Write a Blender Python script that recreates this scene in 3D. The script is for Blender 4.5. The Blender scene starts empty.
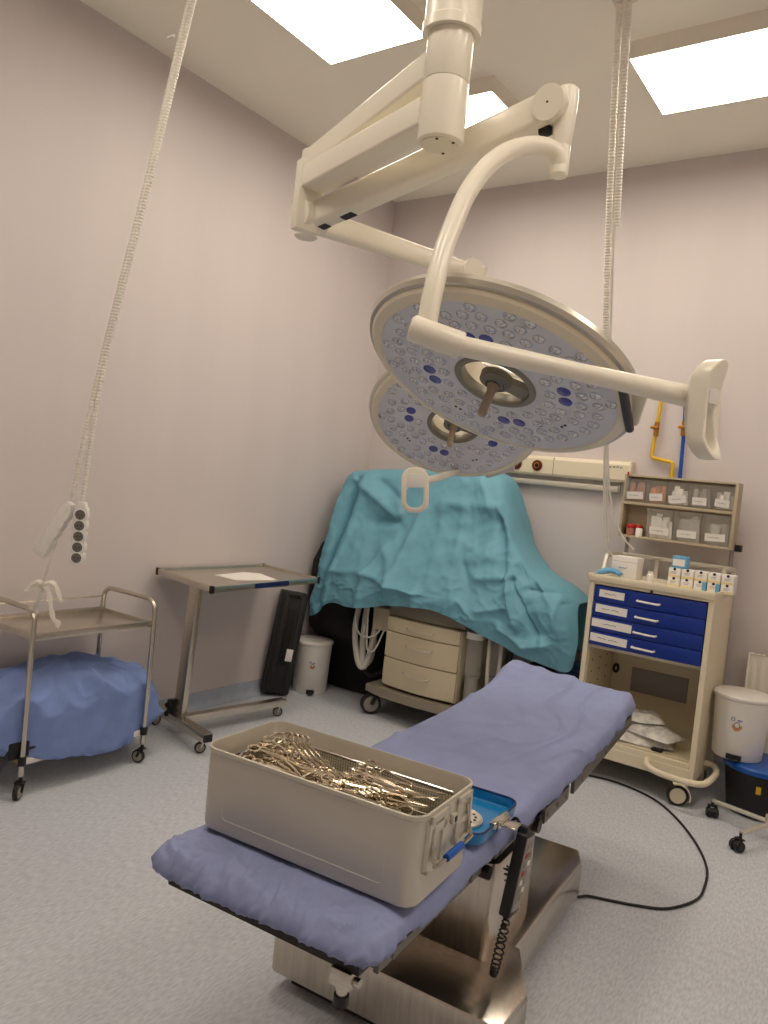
import bpy, bmesh, math, random
from mathutils import Vector, Matrix, noise
PI = math.pi
sc = bpy.context.scene
col = sc.collection
V = Vector
rnd = random.Random(7)

# ------------------------------------------------------------------ materials
def lin(c):
    return tuple((x / 12.92 if x <= .04045 else ((x + .055) / 1.055) ** 2.4) for x in c)

def rgb(r, g, b):
    return lin((r / 255, g / 255, b / 255)) + (1,)

def mat(name, c, rough=.5, metal=0.0, var=0.0, vscale=6.0, bump=0.0, bscale=40.0, stretch=None, trans=0.0, alpha=1.0,
        coat=0.0, ior=1.45, c2=None, emit=None, estr=0.0, sheen=0.0):
    m = bpy.data.materials.new(name); m.use_nodes = True
    nt = m.node_tree; n = nt.nodes; b = n['Principled BSDF']
    b.inputs['Base Color'].default_value = c
    b.inputs['Roughness'].default_value = rough
    b.inputs['Metallic'].default_value = metal
    b.inputs['IOR'].default_value = ior
    b.inputs['Transmission Weight'].default_value = trans
    b.inputs['Alpha'].default_value = alpha
    b.inputs['Coat Weight'].default_value = coat
    if emit:
        b.inputs['Emission Color'].default_value = emit
        b.inputs['Emission Strength'].default_value = estr
    tc = n.new('ShaderNodeTexCoord'); mp = n.new('ShaderNodeMapping')
    nt.links.new(tc.outputs['Object'], mp.inputs['Vector'])
    if stretch: mp.inputs['Scale'].default_value = stretch
    if var > 0 or c2:
        t = n.new('ShaderNodeTexNoise'); t.inputs['Scale'].default_value = vscale; t.inputs['Detail'].default_value = 4
        nt.links.new(mp.outputs[0], t.inputs['Vector'])
        r = n.new('ShaderNodeValToRGB')
        lo = [max(0, x * (1 - var)) for x in c[:3]] + [1]
        hi = list(c2) if c2 else [min(1, x * (1 + var)) for x in c[:3]] + [1]
        r.color_ramp.elements[0].color = lo; r.color_ramp.elements[1].color = hi
        r.color_ramp.elements[0].position = .35; r.color_ramp.elements[1].position = .65
        nt.links.new(t.outputs['Fac'], r.inputs['Fac']); nt.links.new(r.outputs[0], b.inputs['Base Color'])
    if bump > 0:
        t2 = n.new('ShaderNodeTexNoise'); t2.inputs['Scale'].default_value = bscale; t2.inputs['Detail'].default_value = 3
        nt.links.new(mp.outputs[0], t2.inputs['Vector'])
        bp = n.new('ShaderNodeBump'); bp.inputs['Strength'].default_value = bump; bp.inputs['Distance'].default_value = .01
        nt.links.new(t2.outputs['Fac'], bp.inputs['Height']); nt.links.new(bp.outputs[0], b.inputs['Normal'])
    return m

M = {}
M['ceil'] = mat('ceiling_paint', rgb(250, 245, 230), .9, var=.01, vscale=2)
M['wall'] = mat('wall_vinyl', rgb(207, 198, 196), .6, var=.02, vscale=3, stretch=(1, 1, .12), bump=.04, bscale=60)
M['floor'] = mat('floor_vinyl', rgb(196, 200, 208), .45, var=.12, vscale=26, stretch=(5, 1.2, 1), c2=rgb(208, 212, 219))
M['cove'] = mat('cove_vinyl', rgb(168, 176, 190), .5, var=.06, vscale=20)
M['housing'] = mat('lamp_housing', rgb(232, 224, 212), .5)
M['panel'] = mat('lit_panel', (1, 1, 1, 1), .5, emit=(1, .89, .755, 1), estr=10.0)
M['cream'] = mat('cream_enamel', rgb(240, 233, 216), .32, coat=.2)
M['cream_shell'] = mat('cream_shell', rgb(234, 224, 200), .35)
M['plate'] = mat('lamp_face_grey', rgb(214, 216, 221), .4)
M['ring_grey'] = mat('grey_ring', rgb(128, 124, 112), .35, metal=.3)
M['silver'] = mat('silver_rim', rgb(206, 200, 186), .3, metal=.6)
M['lens'] = mat('lens_reflector', rgb(214, 214, 216), .16, metal=.75)
M['lens_blue'] = mat('violet_lens', rgb(62, 62, 150), .15, coat=.5)
M['black'] = mat('black_plastic', rgb(26, 25, 26), .45)
M['blackcloth'] = mat('black_fabric', rgb(27, 25, 25), .85, var=.2, bump=.1)
M['rubber'] = mat('dark_rubber', rgb(38, 36, 36), .6)
M['greyplastic'] = mat('grey_plastic', rgb(146, 142, 135), .5)
M['amber'] = mat('smoky_handle', rgb(168, 150, 130), .3)
M['steel'] = mat('brushed_steel', rgb(206, 199, 186), .27, metal=1.0, var=.08, vscale=30, stretch=(1, 12, 12))
M['steel_base'] = mat('satin_steel', rgb(204, 195, 182), .27, metal=1.0, var=.08, vscale=8, stretch=(12, 12, 1))
M['chrome'] = mat('chrome', rgb(200, 194, 184), .14, metal=1.0)
M['instr'] = mat('instrument_steel', rgb(226, 214, 192), .2, metal=1.0, var=.12, vscale=14)
M['gold'] = mat('gilt_ring', rgb(196, 152, 74), .25, metal=1.0)
M['alu'] = mat('anodised_aluminium', rgb(204, 198, 184), .42, metal=.5, var=.03, vscale=3)
M['alu_in'] = mat('pale_aluminium', rgb(212, 206, 192), .35, metal=.5)
M['blueplastic'] = mat('blue_plastic', rgb(18, 84, 172), .35)
M['lidblue'] = mat('blue_lid_enamel', rgb(4, 116, 178), .3, coat=.3)
M['liddark'] = mat('navy_lid_edge', rgb(16, 38, 88), .35)
M['drape'] = mat('blue_sheet', rgb(140, 149, 188), .8, var=.05, vscale=9, bump=.25, bscale=22)
M['wrap'] = mat('blue_wrap', rgb(122, 144, 198), .75, var=.07, vscale=9, bump=.2, bscale=20)
M['teal'] = mat('teal_sheet', rgb(104, 160, 180), .6, var=.05, vscale=5, bump=.15, bscale=16)
M['white'] = mat('white_plastic', rgb(232, 228, 222), .4)
M['paper'] = mat('white_paper', rgb(234, 230, 224), .8)
M['foam'] = mat('dark_cushion', rgb(30, 30, 34), .8)
M['darkmetal'] = mat('dark_metal', rgb(58, 54, 50), .4, metal=.8)
M['rail_grey'] = mat('rail_grey', rgb(118, 112, 104), .4, metal=.6)
M['navy'] = mat('navy_drawer', rgb(8, 46, 138), .35, coat=.2)
M['beige'] = mat('beige_enamel', rgb(226, 215, 188), .42)
M['beige_in'] = mat('beige_inside', rgb(200, 188, 160), .55)
M['rackbeige'] = mat('rack_beige', rgb(178, 164, 136), .5)
M['clear'] = mat('clear_plastic', rgb(238, 234, 226), .12, alpha=.11)
M['red'] = mat('red_plastic', rgb(180, 34, 26), .4)
M['darkred'] = mat('dark_red', rgb(104, 20, 24), .4)
M['yellow'] = mat('yellow_paint', rgb(226, 184, 36), .4)
M['bluepaint'] = mat('blue_pipe_paint', rgb(16, 78, 168), .4)
M['brass'] = mat('brass', rgb(190, 136, 62), .3, metal=1.0)
M['greywin'] = mat('grey_panel', rgb(132, 126, 126), .5)
M['corr'] = mat('corrugated_hose', rgb(236, 230, 218), .45)
M['socketgrey'] = mat('socket_grey', rgb(112, 109, 103), .5)
M['boxyellow'] = mat('pale_yellow_card', rgb(230, 212, 160), .7)
M['boxblue'] = mat('light_blue_card', rgb(104, 166, 206), .6)
M['tan'] = mat('tan_edge', rgb(176, 140, 92), .6)
M['gauze'] = mat('gauze', rgb(236, 230, 218), .9, bump=.2, bscale=90)
M['machine'] = mat('machine_cream', rgb(206, 194, 166), .45)
M['machine_grey'] = mat('machine_grey', rgb(142, 134, 118), .5)
M['orange'] = mat('orange_print', rgb(206, 138, 90), .6)
M['bag'] = mat('clear_bag', rgb(232, 229, 224), .3, var=.2, vscale=25, bump=.4, bscale=30)
M['hosegrey'] = mat('pale_hose', rgb(198, 194, 186), .4)
M['ink'] = mat('ink', rgb(46, 46, 54), .7)
M['meshmetal'] = mat('perforated_metal', rgb(150, 138, 112), .4, metal=.9)
M['radiator'] = mat('radiator_white', rgb(226, 220, 206), .4)
M['redkey'] = mat('red_key', rgb(170, 70, 60), .5)
M['greykey'] = mat('grey_key', rgb(150, 146, 138), .5)

# ------------------------------------------------------------------ mesh helpers
def NB(): return bmesh.new()

def sm(pts, k=8, closed=False):
    P = [V(p) for p in pts]; n = len(P); out = []
    rng = n if closed else n - 1
    for i in range(rng):
        if closed: a, b, c, d = P[(i - 1) % n], P[i], P[(i + 1) % n], P[(i + 2) % n]
        else: a, b, c, d = P[max(i - 1, 0)], P[i], P[i + 1], P[min(i + 2, n - 1)]
        for j in range(k):
            t = j / k
            out.append(.5 * ((2 * b) + (c - a) * t + (2 * a - 5 * b + 4 * c - d) * t * t + (3 * b - a - 3 * c + d) * t ** 3))
    if not closed: out.append(P[-1].copy())
    return out

def loft(bm, rings, cap0=True, cap1=True, closed=True):
    vs = [[bm.verts.new(p) for p in r] for r in rings]
    n = len(vs[0])
    for a, b in zip(vs[:-1], vs[1:]):
        for i in range(n if closed else n - 1):
            j = (i + 1) % n
            try: bm.faces.new((a[i], a[j], b[j], b[i]))
            except ValueError: pass
    if closed and cap0: bm.faces.new(vs[0][::-1])
    if closed and cap1: bm.faces.new(vs[-1])
    return vs

def tube(bm, pts, r, seg=10, closed=False, radii=None, sy=1.0):
    P = [V(p) for p in pts]; n = len(P)
    T = []
    for i in range(n):
        if closed: t = P[(i + 1) % n] - P[(i - 1) % n]
        else: t = P[min(i + 1, n - 1)] - P[max(i - 1, 0)]
        T.append(t.normalized() if t.length > 1e-9 else V((0, 0, 1)))
    u = T[0].orthogonal().normalized()
    if abs(T[0].z) < .9: u = T[0].cross(V((0, 0, 1))).normalized()
    rings = []
    for i in range(n):
        u = (u - T[i] * u.dot(T[i])).normalized(); w = T[i].cross(u)
        rr = radii[i] if radii else r
        rings.append([P[i] + (u * math.cos(2 * PI * k / seg) + w * math.sin(2 * PI * k / seg) * sy) * rr for k in range(seg)])
    if closed: rings.append(rings[0]); loft(bm, rings, False, False); bmesh.ops.remove_doubles(bm, verts=bm.verts, dist=1e-6)
    else: loft(bm, rings)

def cyl(bm, a, b, r, r2=None, seg=20):
    tube(bm, [a, b], r, seg, radii=[r, r if r2 is None else r2])

def lathe(bm, prof, seg=32, mx=Matrix()):
    rings = []
    for r, z in prof:
        rings.append([mx @ V((max(r, 1e-5) * math.cos(2 * PI * k / seg), max(r, 1e-5) * math.sin(2 * PI * k / seg), z)) for k in range(seg)])
    loft(bm, rings, False, False)

def sub(bm, tmp, mx=None):
    me = bpy.data.meshes.new('tmp'); tmp.to_mesh(me); tmp.free()
    if mx is not None: me.transform(mx)
    bm.from_mesh(me); bpy.data.meshes.remove(me)

def box(bm, x0, x1, y0, y1, z0, z1, bev=0.0, mx=None, seg=2):
    t = NB()
    bmesh.ops.create_cube(t, size=1, matrix=Matrix.Translation(((x0 + x1) / 2, (y0 + y1) / 2, (z0 + z1) / 2)) @ Matrix.Diagonal((x1 - x0, y1 - y0, z1 - z0, 1)))
    if bev > 0: bmesh.ops.bevel(t, geom=list(t.edges), offset=bev, segments=seg, affect='EDGES', profile=.5)
    sub(bm, t, mx)

def obox(bm, c, s, rz=0, bev=0.0, rx=0, ry=0):
    mx = Matrix.Translation(c) @ Matrix.Rotation(rz, 4, 'Z') @ Matrix.Rotation(ry, 4, 'Y') @ Matrix.Rotation(rx, 4, 'X')
    box(bm, -s[0] / 2, s[0] / 2, -s[1] / 2, s[1] / 2, -s[2] / 2, s[2] / 2, bev, mx)

def rrect(w, h, r, n=5, cx=0, cy=0):
    out = []
    for sx, sy, a0 in ((1, 1, 0), (-1, 1, PI / 2), (-1, -1, PI), (1, -1, 1.5 * PI)):
        for k in range(n + 1):
            a = a0 + PI / 2 * k / n
            out.append((cx + sx * (w / 2 - r) + r * math.cos(a), cy + sy * (h / 2 - r) + r * math.sin(a)))
    return out

def prism(bm, poly, z0, z1, bev=0.0, mx=Matrix()):
    t = NB()
    loft(t, [[V((p[0], p[1], z0)) for p in poly], [V((p[0], p[1], z1)) for p in poly]])
    if bev > 0:
        ed = [e for e in t.edges if abs(e.verts[0].co.z - e.verts[1].co.z) < 1e-6]
        bmesh.ops.bevel(t, geom=ed, offset=bev, segments=2, affect='EDGES', profile=.5)
    sub(bm, t, mx)

def grid(bm, rows, wrap=False):
    loft(bm, rows, closed=wrap, cap0=False, cap1=False)

def frame(ex, ey, o):
    ex = V(ex).normalized(); ez = ex.cross(V(ey)).normalized(); ey = ez.cross(ex)
    return Matrix(((ex.x, ey.x, ez.x, o[0]), (ex.y, ey.y, ez.y, o[1]), (ex.z, ey.z, ez.z, o[2]), (0, 0, 0, 1)))

def zframe(n, o, up=(0, 0, 1)):
    n = V(n).normalized(); x = V(up).cross(n)
    if x.length < 1e-4: x = V((1, 0, 0))
    x.normalize(); y = n.cross(x)
    return Matrix(((x.x, y.x, n.x, o[0]), (x.y, y.y, n.y, o[1]), (x.z, y.z, n.z, o[2]), (0, 0, 0, 1)))

def finish(name, bm, m, smooth=True, ang=.6):
    bmesh.ops.remove_doubles(bm, verts=bm.verts, dist=1e-6)
    bmesh.ops.recalc_face_normals(bm, faces=bm.faces)
    me = bpy.data.meshes.new(name); bm.to_mesh(me); bm.free()
    if isinstance(m, str): m = M[m]
    me.materials.append(m)
    if smooth:
        me.shade_smooth(); me.set_sharp_from_angle(angle=ang)
    return me

class Thing:
    """An Empty at the base of a thing; parts are given in world coordinates (or in its own, local=True)."""
    def __init__(s, name, label, cat, loc=(0, 0, 0), group=None, rot=None, mx=None):
        s.o = bpy.data.objects.new(name, None); s.o.empty_display_size = .05; col.objects.link(s.o)
        s.mx = mx.copy() if mx is not None else Matrix.Translation(loc) @ (rot.to_4x4() if rot is not None else Matrix())
        s.o.matrix_world = s.mx
        s.o['label'] = label; s.o['category'] = cat
        if group: s.o['group'] = group
        s.inv = s.mx.inverted()
    def part(s, name, bm, m, parent=None, label=None, local=False, smooth=True, ang=.6, kind=None):
        if not local: bmesh.ops.transform(bm, matrix=s.inv, verts=bm.verts)
        o = bpy.data.objects.new(name, finish(name, bm, m, smooth, ang)); col.objects.link(o)
        o.parent = parent or s.o
        if label: o['label'] = label
        if kind: o['kind'] = kind
        return o

def single(name, bm, m, label, cat, loc, group=None, smooth=True, ang=.6, kind=None):
    bmesh.ops.transform(bm, matrix=Matrix.Translation(V(loc)).inverted(), verts=bm.verts)
    o = bpy.data.objects.new(name, finish(name, bm, m, smooth, ang)); col.objects.link(o)
    o.location = loc; o['label'] = label; o['category'] = cat
    if group: o['group'] = group
    if kind: o['kind'] = kind
    return o

def structure(name, bm, m, smooth=False):
    o = bpy.data.objects.new(name, finish(name, bm, m, smooth)); col.objects.link(o); o['kind'] = 'structure'
    return o

def inst(parent, name, me, mx):
    o = bpy.data.objects.new(name, me); col.objects.link(o); o.parent = parent; o.matrix_local = mx
    return o

def dup(root, mx, label=None, group=None):
    r = root.copy(); col.objects.link(r); r.matrix_world = mx
    if label: r['label'] = label
    if group: r['group'] = group
    for ch in list(root.children):
        c = ch.copy(); col.objects.link(c); c.parent = r
        for g in ch.children:
            d = g.copy(); col.objects.link(d); d.parent = c
    return r

def scribble(bm, mx, w, h, words=2, seed=0, t=.0012):
    """a line of handwriting as thin strokes on a label (mx: label plane, x along, y up, z out)"""
    r = random.Random(seed); x = -w / 2
    for k in range(words):
        ww = w / words * .8; pts = []
        n = max(6, int(ww / h * 3))
        for i in range(n):
            pts.append(mx @ V((x + ww * i / (n - 1), (r.random() - .5) * h * (1 if i % 2 else .6), .0008)))
        tube(bm, pts, t, 4)
        x += w / words

# ------------------------------------------------------------------ camera
cam = bpy.data.cameras.new('camera'); co = bpy.data.objects.new('camera', cam); col.objects.link(co)
yaw, pit, rol = -0.605603583, -0.0394010825, 0.10386924
F = V((math.sin(yaw) * math.cos(pit), math.cos(yaw) * math.cos(pit), math.sin(pit)))
R0 = V((math.cos(yaw), -math.sin(yaw), 0)); U0 = R0.cross(F)
CR = R0 * math.cos(rol) + U0 * math.sin(rol); CU = -R0 * math.sin(rol) + U0 * math.cos(rol)
co.matrix_world = Matrix(((CR.x, CU.x, -F.x, 0), (CR.y, CU.y, -F.y, 0), (CR.z, CU.z, -F.z, 1.58), (0, 0, 0, 1)))
cam.sensor_fit = 'VERTICAL'; cam.sensor_height = 36; cam.lens = 36 * 772.158 / 1024; cam.clip_start = .02
sc.camera = co

# ------------------------------------------------------------------ room
XL, YB, XR, YF, H = -3.69, 5.04, 1.7, -2.2, 3.8
bm = NB(); box(bm, XL - .1, XR + .1, YF - .1, YB + .1, -.1, 0); structure('floor', bm, 'floor')
bm = NB(); box(bm, XL - .1, XR + .1, YF - .1, YB + .1, H, H + .1); structure('ceiling', bm, 'ceil')
bm = NB(); box(bm, XL - .1, XL, YF - .1, YB + .1, 0, H); structure('wall_left', bm, 'wall')
bm = NB(); box(bm, XL, XR, YB, YB + .1, 0, H); structure('wall_back', bm, 'wall')
bm = NB(); box(bm, XR, XR + .1, YF - .1, YB + .1, 0, H); structure('wall_right', bm, 'wall')
bm = NB(); box(bm, XL, XR, YF - .1, YF, 0, H); structure('wall_front', bm, 'wall')
def cove(name, a, b, inn):
    prof = [(0.0, .105), (.004, .105), (.005, .05)] + [(.045 - .04 * math.cos(t * PI / 2 / 5), .045 - .04 * math.sin(t * PI / 2 / 5)) for t in range(6)] + [(.05, .002), (.0, .0)]
    a, b, inn = V(a), V(b), V(inn); bm = NB()
    loft(bm, [[p + inn * d + V((0, 0, z)) for d, z in prof] for p in (a, b)])
    structure(name, bm, 'cove', True)
cove('baseboard_left', (XL, YF, 0), (XL, YB, 0), (1, 0, 0))
cove('baseboard_back', (XL, YB, 0), (XR, YB, 0), (0, -1, 0))

# ------------------------------------------------------------------ ceiling panel lights
def ceiling_light(x0, y0, label, w=.595, l=.595):
    t = Thing('ceiling_light', label, 'ceiling light', (x0 + l / 2, y0 + w / 2, H))
    bm = NB()
    box(bm, x0, x0 + l, y0, y0 + w, H - .084, H)
    t.part('housing', bm, 'housing', smooth=False)
    bm = NB(); box(bm, x0 + .006, x0 + l - .006, y0 + .006, y0 + w - .006, H - .0855, H - .0835)
    t.part('diffuser', bm, 'panel', smooth=False)
ceiling_light(-2.775, 2.5, 'square lit ceiling panel left of the white lamp column')
ceiling_light(-1.385, 3.656, 'lit ceiling panel at the upper right, beside the hanging corrugated hose', l=.64)
ceiling_light(-2.715, 3.66, 'lit ceiling panel partly hidden behind the white lamp column and arms')
ceiling_light(-2.6, .6, 'added ceiling panel above the left side of the room, outside the picture')  # from here on: unseen panels, added to light the room
ceiling_light(-1.0, .3, 'added ceiling panel above the near end of the operating table, outside the picture')
ceiling_light(.5, .9, 'added ceiling panel above the right side of the room, outside the picture')
ceiling_light(.75, 2.2, 'added ceiling panel right of the blue drawer trolley, outside the picture')

# ------------------------------------------------------------------ surgical lamps
CX, CY = -1.122, 1.70
t = Thing('ceiling_column', 'cream cylindrical ceiling column carrying both surgical lamp arms', 'lamp column', (CX, CY, H))
bm = NB(); lathe(bm, [(.055, 2.736), (.072, 2.735), (.076, 2.735), (.076, 2.76), (.0725, 2.765), (.0725, H)], 40, Matrix.Translation((CX, CY, 0))); t.part('sleeve', bm, 'cream')
bm = NB(); lathe(bm, [(.058, 2.615), (.06, 2.618), (.06, 2.735)], 40, Matrix.Translation((CX, CY, 0))); t.part('upper_swivel', bm, 'cream')
bm = NB(); lathe(bm, [(.0, 2.462), (.052, 2.462), (.0585, 2.466), (.0605, 2.474), (.0605, 2.611), (.058, 2.614)], 40, Matrix.Translation((CX, CY, 0)))
sw = t.part('lower_swivel', bm, 'cream')
bm = NB(); lathe(bm, [(0, 2.4585), (.05, 2.4585), (.05, 2.463)], 32, Matrix.Translation((CX, CY, 0))); t.part('end_cap', bm, 'cream_shell', sw)
bm = NB()
for a in (-1.2, -.1, 1.9): cyl(bm, (CX + .043 * math.cos(a), CY + .043 * math.sin(a), 2.4565), (CX + .043 * math.cos(a), CY + .043 * math.sin(a), 2.46), .004, seg=8)
cyl(bm, (CX + .05, CY - .058, 2.80), (CX + .046, CY - .052, 2.80), .006, seg=10)
t.part('screws', bm, 'darkmetal')

def beam(bm, a, b, w, h, bev=.012, up=(0, 0, 1), w2=None, h2=None):
    a, b = V(a), V(b); d = (b - a).normalized(); s = d.cross(V(up)).normalized(); u = s.cross(d)
    rings = []
    for p, ww, hh in ((a, w, h), (b, w2 or w, h2 or h)):
        rings.append([p + s * x + u * y for x, y in rrect(ww, hh, bev, 3)])
    loft(bm, rings)

def lamp_head(t, c, n, R, rings, blues, sens_r, seed):
    r = random.Random(seed)
    n = V(n).normalized(); ex = (CR - n * CR.dot(n)).normalized(); ey = n.cross(ex)
    mx = Matrix(((ex.x, ey.x, n.x, c[0]), (ex.y, ey.y, n.y, c[1]), (ex.z, ey.z, n.z, c[2]), (0, 0, 0, 1)))
    k = R / .375
    # cream body: border ring, back dome, with an opening through the middle
    bm = NB()
    lathe(bm, [(.338 * k, -.002), (.342 * k, .004), (.368 * k, -.004), (.374 * k, -.012), (.372 * k, -.03), (.34 * k, -.058), (.25 * k, -.082), (.14 * k, -.09), (.102 * k, -.088), (.1 * k, -.07),
               (.1 * k, -.004), (.116 * k, -.004)], 72, mx)
    body = t.part('lamp_housing', bm, 'cream_shell')
    bm = NB(); lathe(bm, [(.373 * k, -.016), (.384 * k, -.018), (.39 * k, -.03), (.387 * k, -.045), (.37 * k, -.052), (.366 * k, -.045), (.37 * k, -.03), (.373 * k, -.016)], 72, mx)
    t.part('outer_rim', bm, 'silver', body)
    bm = NB(); lathe(bm, [(.116 * k, -.001), (.116 * k, -.004), (.342 * k, -.004), (.342 * k, -.0005), (.34 * k, 0), (.118 * k, 0), (.116 * k, -.001)], 72, mx)
    face = t.part('lens_plate', bm, 'plate', body)
    bm = NB(); lathe(bm, [(.1 * k, -.03), (.097 * k, -.004), (.1 * k, .004), (.113 * k, .005), (.119 * k, .001), (.119 * k, -.004), (.104 * k, -.006), (.1 * k, -.03)], 56, mx)
    t.part('centre_ring', bm, 'ring_grey', body)
    # hub on its bridge, sterile handle
    bm = NB(); lathe(bm, [(0, .008), (.03 * k, .008), (.045 * k, 0), (.047 * k, -.02), (.0, -.022)], 36, mx)
    prism(bm, [(.02 * k, -.03 * k), (.06 * k, -.024 * k), (.112 * k, -.036 * k), (.112 * k, .036 * k), (.06 * k, .024 * k), (.02 * k, .03 * k)], -.022, -.004, .004, mx @ Matrix.Rotation(-.15, 4, 'Z'))
    hub = t.part('hub', bm, 'ring_grey', body)
    bm = NB()
    for q in range(5):
        pts = [mx @ V(((.018 + .003 * q) * k * math.cos(a), (.018 + .003 * q) * k * math.sin(a), .009)) for a in [q * 1.3 + x * .35 for x in range(6)]]
        tube(bm, pts, .0012, 5)
    t.part('hub_clip', bm, 'black', body)
    bm = NB(); lathe(bm, [(0, .108), (.009, .108), (.0125, .104), (.0125, .03), (.016, .02), (.017, .006)], 24, mx)
    t.part('sterile_handle', bm, 'amber', body)
    # reflector lenses: a shallow three-lobed dome in a seat, one mesh shared by all
    R0_ = .0155
    bm = NB(); rr = []
    for fr, z in ((1.12, .0), (1.08, .0025), (.98, .0030), (.9, .0010), (.72, .0030), (.48, .0058), (.25, .0074), (.05, .0060)):
        ring = []
        for q in range(30):
            a = 2 * PI * q / 30
            lobe = abs(math.cos(1.5 * a))
            zz = z * (.35 + .65 * lobe) if fr < .95 else z
            ring.append(V((fr * R0_ * math.cos(a), fr * R0_ * math.sin(a), zz)))
        rr.append(ring)
    loft(bm, rr, False, True)
    lens_me = finish('led_lens', bm, 'lens', ang=1.0)
    bm = NB(); lathe(bm, [(.0195, 0), (.0188, .002), (.012, .0036), (0, .0042)], 28)
    blue_me = finish('violet_lens', bm, 'lens_blue')
    bm = NB()
    for sx in (-1, 1): box(bm, sx * .008 - .0042, sx * .008 + .0042, -.004, .004, 0, .0025, .001)
    sens_me = finish('sensor', bm, 'black')
    root_inv = t.inv @ mx
    taken = []
    for b in blues:
        for s in (-1, 1):
            a = math.radians(b) + s * .0245 / (.2 * k)
            taken.append((.2 * k * math.cos(a), .2 * k * math.sin(a)))
            inst(body, 'violet_lens', blue_me, root_inv @ Matrix.Translation((.2 * k * math.cos(a), .2 * k * math.sin(a), 0)))
    for b in blues:
        a = math.radians(b + 44); p = (sens_r * math.cos(a), sens_r * math.sin(a)); taken.append(p)
        inst(body, 'sensor', sens_me, root_inv @ Matrix.Translation((p[0], p[1], 0)) @ Matrix.Rotation(a + PI / 2, 4, 'Z'))
    cnt = 0
    for rad, num, off in rings:
        for q in range(num):
            a = 2 * PI * q / num + off; rj = rad + r.uniform(-.006, .006)
            p = (rj * math.cos(a), rj * math.sin(a))
            if any(math.hypot(p[0] - x, p[1] - y) < .037 for x, y in taken): continue
            taken.append(p)
            inst(body, 'led_lens', lens_me, root_inv @ Matrix.Translation((p[0], p[1], 0)) @ Matrix.Rotation(r.random() * 6, 4, 'Z'))
            cnt += 1
    return mx, body

def paddle(t, o, xdir, zup, w=.105, h=.215, th=.03, bend=0.0):
    """handle plate: a rounded plate with an opening in its lower half; o is the middle of the plate"""
    x = V(xdir).normalized(); u = V(zup).normalized(); nn = x.cross(u).normalized(); u = nn.cross(x)
    mx = Matrix(((x.x, u.x, nn.x, o[0]), (x.y, u.y, nn.y, o[1]), (x.z, u.z, nn.z, o[2]), (0, 0, 0, 1)))
    bm = NB()
    hw = w / 2 - .017
    n = 7
    outer = rrect(w, h, w * .42, n)
    inner = rrect(w - .038, h * .5, (w - .038) * .4, n, 0, -h * .5 + .019 + h * .25)
    zs = (th / 2, -th / 2)
    O = [[bm.verts.new(mx @ V((p[0], p[1], z))) for p in outer] for z in zs]
    I = [[bm.verts.new(mx @ V((p[0], p[1], z))) for p in inner] for z in zs]
    m = len(outer)
    for i in range(m):
        j = (i + 1) % m
        bm.faces.new((O[0][i], O[0][j], I[0][j], I[0][i])); bm.faces.new((O[1][j], O[1][i], I[1][i], I[1][j]))
        bm.faces.new((O[0][j], O[0][i], O[1][i], O[1][j])); bm.faces.new((I[0][i], I[0][j], I[1][j], I[1][i]))
    bmesh.ops.remove_doubles(bm, verts=bm.verts, dist=1e-6)
    bmesh.ops.recalc_face_normals(bm, faces=bm.faces)
    ed = [e for e in bm.edges if len(e.link_faces) == 2 and e.calc_face_angle(0) > .9]
    bmesh.ops.bevel(bm, geom=ed, offset=.006, segments=3, affect='EDGES', profile=.5)
    nw = V((mx[0][2], mx[1][2], mx[2][2])); im = mx.inverted()
    for v in bm.verts: v.co += nw * bend * (2 * (im @ v.co).y / h) ** 2
    h_ = t.part('positioning_handle', bm, 'cream')
    bm = NB(); box(bm, -w / 2 + .02, w / 2 - .02, h * .06, h * .36, th / 2 - .001 + bend * .1, th / 2 + .0015 + bend * .25, .001, mx); t.part('handle_inlay', bm, 'white', h_)
    return h_

# big lamp, its two arms and yoke
zl = 2.553
dl = V((-.936, .352, 0)).normalized()
K1 = V((-1.794, 1.988, 2.443)); E1 = V((-.905, 1.90, 2.606))
t = Thing('surgical_lamp', 'large round surgical lamp in front, face tilted down towards the table', 'surgical lamp', (K1.x, K1.y, zl))
a0 = V((CX, CY, zl)); a1 = a0 + dl * .70
bm = NB(); beam(bm, a0 + dl * .05, a1, .085, .078, .01); arm = t.part('extension_arm', bm, 'cream')
sd = V((dl.y, -dl.x, 0)) * -1
bm = NB()
for x in (.1, .118): cyl(bm, a0 + dl * x - sd * .0415 + V((0, 0, .022)), a0 + dl * x - sd * .0435 + V((0, 0, .022)), .0035, seg=8)
t.part('screws', bm, 'darkmetal', arm)
bm = NB(); box(bm, -.012, .03, -.048, .05, K1.z - .062, zl + .058, .008, Matrix.Translation((a1.x, a1.y, 0)) @ Matrix.Rotation(math.atan2(dl.y, dl.x), 4, 'Z')); t.part('swivel_block', bm, 'cream')
sa = (E1 - K1).normalized(); side = V((.30, -.95, 0)).normalized()
side = (side - sa * side.dot(sa)).normalized()
bm = NB(); beam(bm, K1, E1, .07, .088, .02, w2=.068, h2=.092); spring = t.part('spring_arm', bm, 'cream')
bm = NB(); cyl(bm, K1 - side * .042, K1 + side * .066, .047, seg=36); t.part('joint_disc', bm, 'cream')
bm = NB(); cyl(bm, E1 - side * .04, E1 + side * .042, .046, seg=36); t.part('joint_disc', bm, 'cream')
bm = NB()
for p, s in ((K1, .066), (E1, .042)): cyl(bm, p + side * s, p + side * (s + .0015), .003, seg=8)
dn = sa.cross(side); dn = dn if dn.z < 0 else -dn
for f, ln in ((.05, .035), (.16, .05)):
    obox(bm, K1 + sa * f + dn * .044, (ln, .03, .006), math.atan2(sa.y, sa.x), 0, 0, -math.asin(sa.z))
obox(bm, E1 - sa * .03 + dn * .05, (.035, .03, .02), math.atan2(sa.y, sa.x), .003, 0, -math.asin(sa.z))
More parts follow.
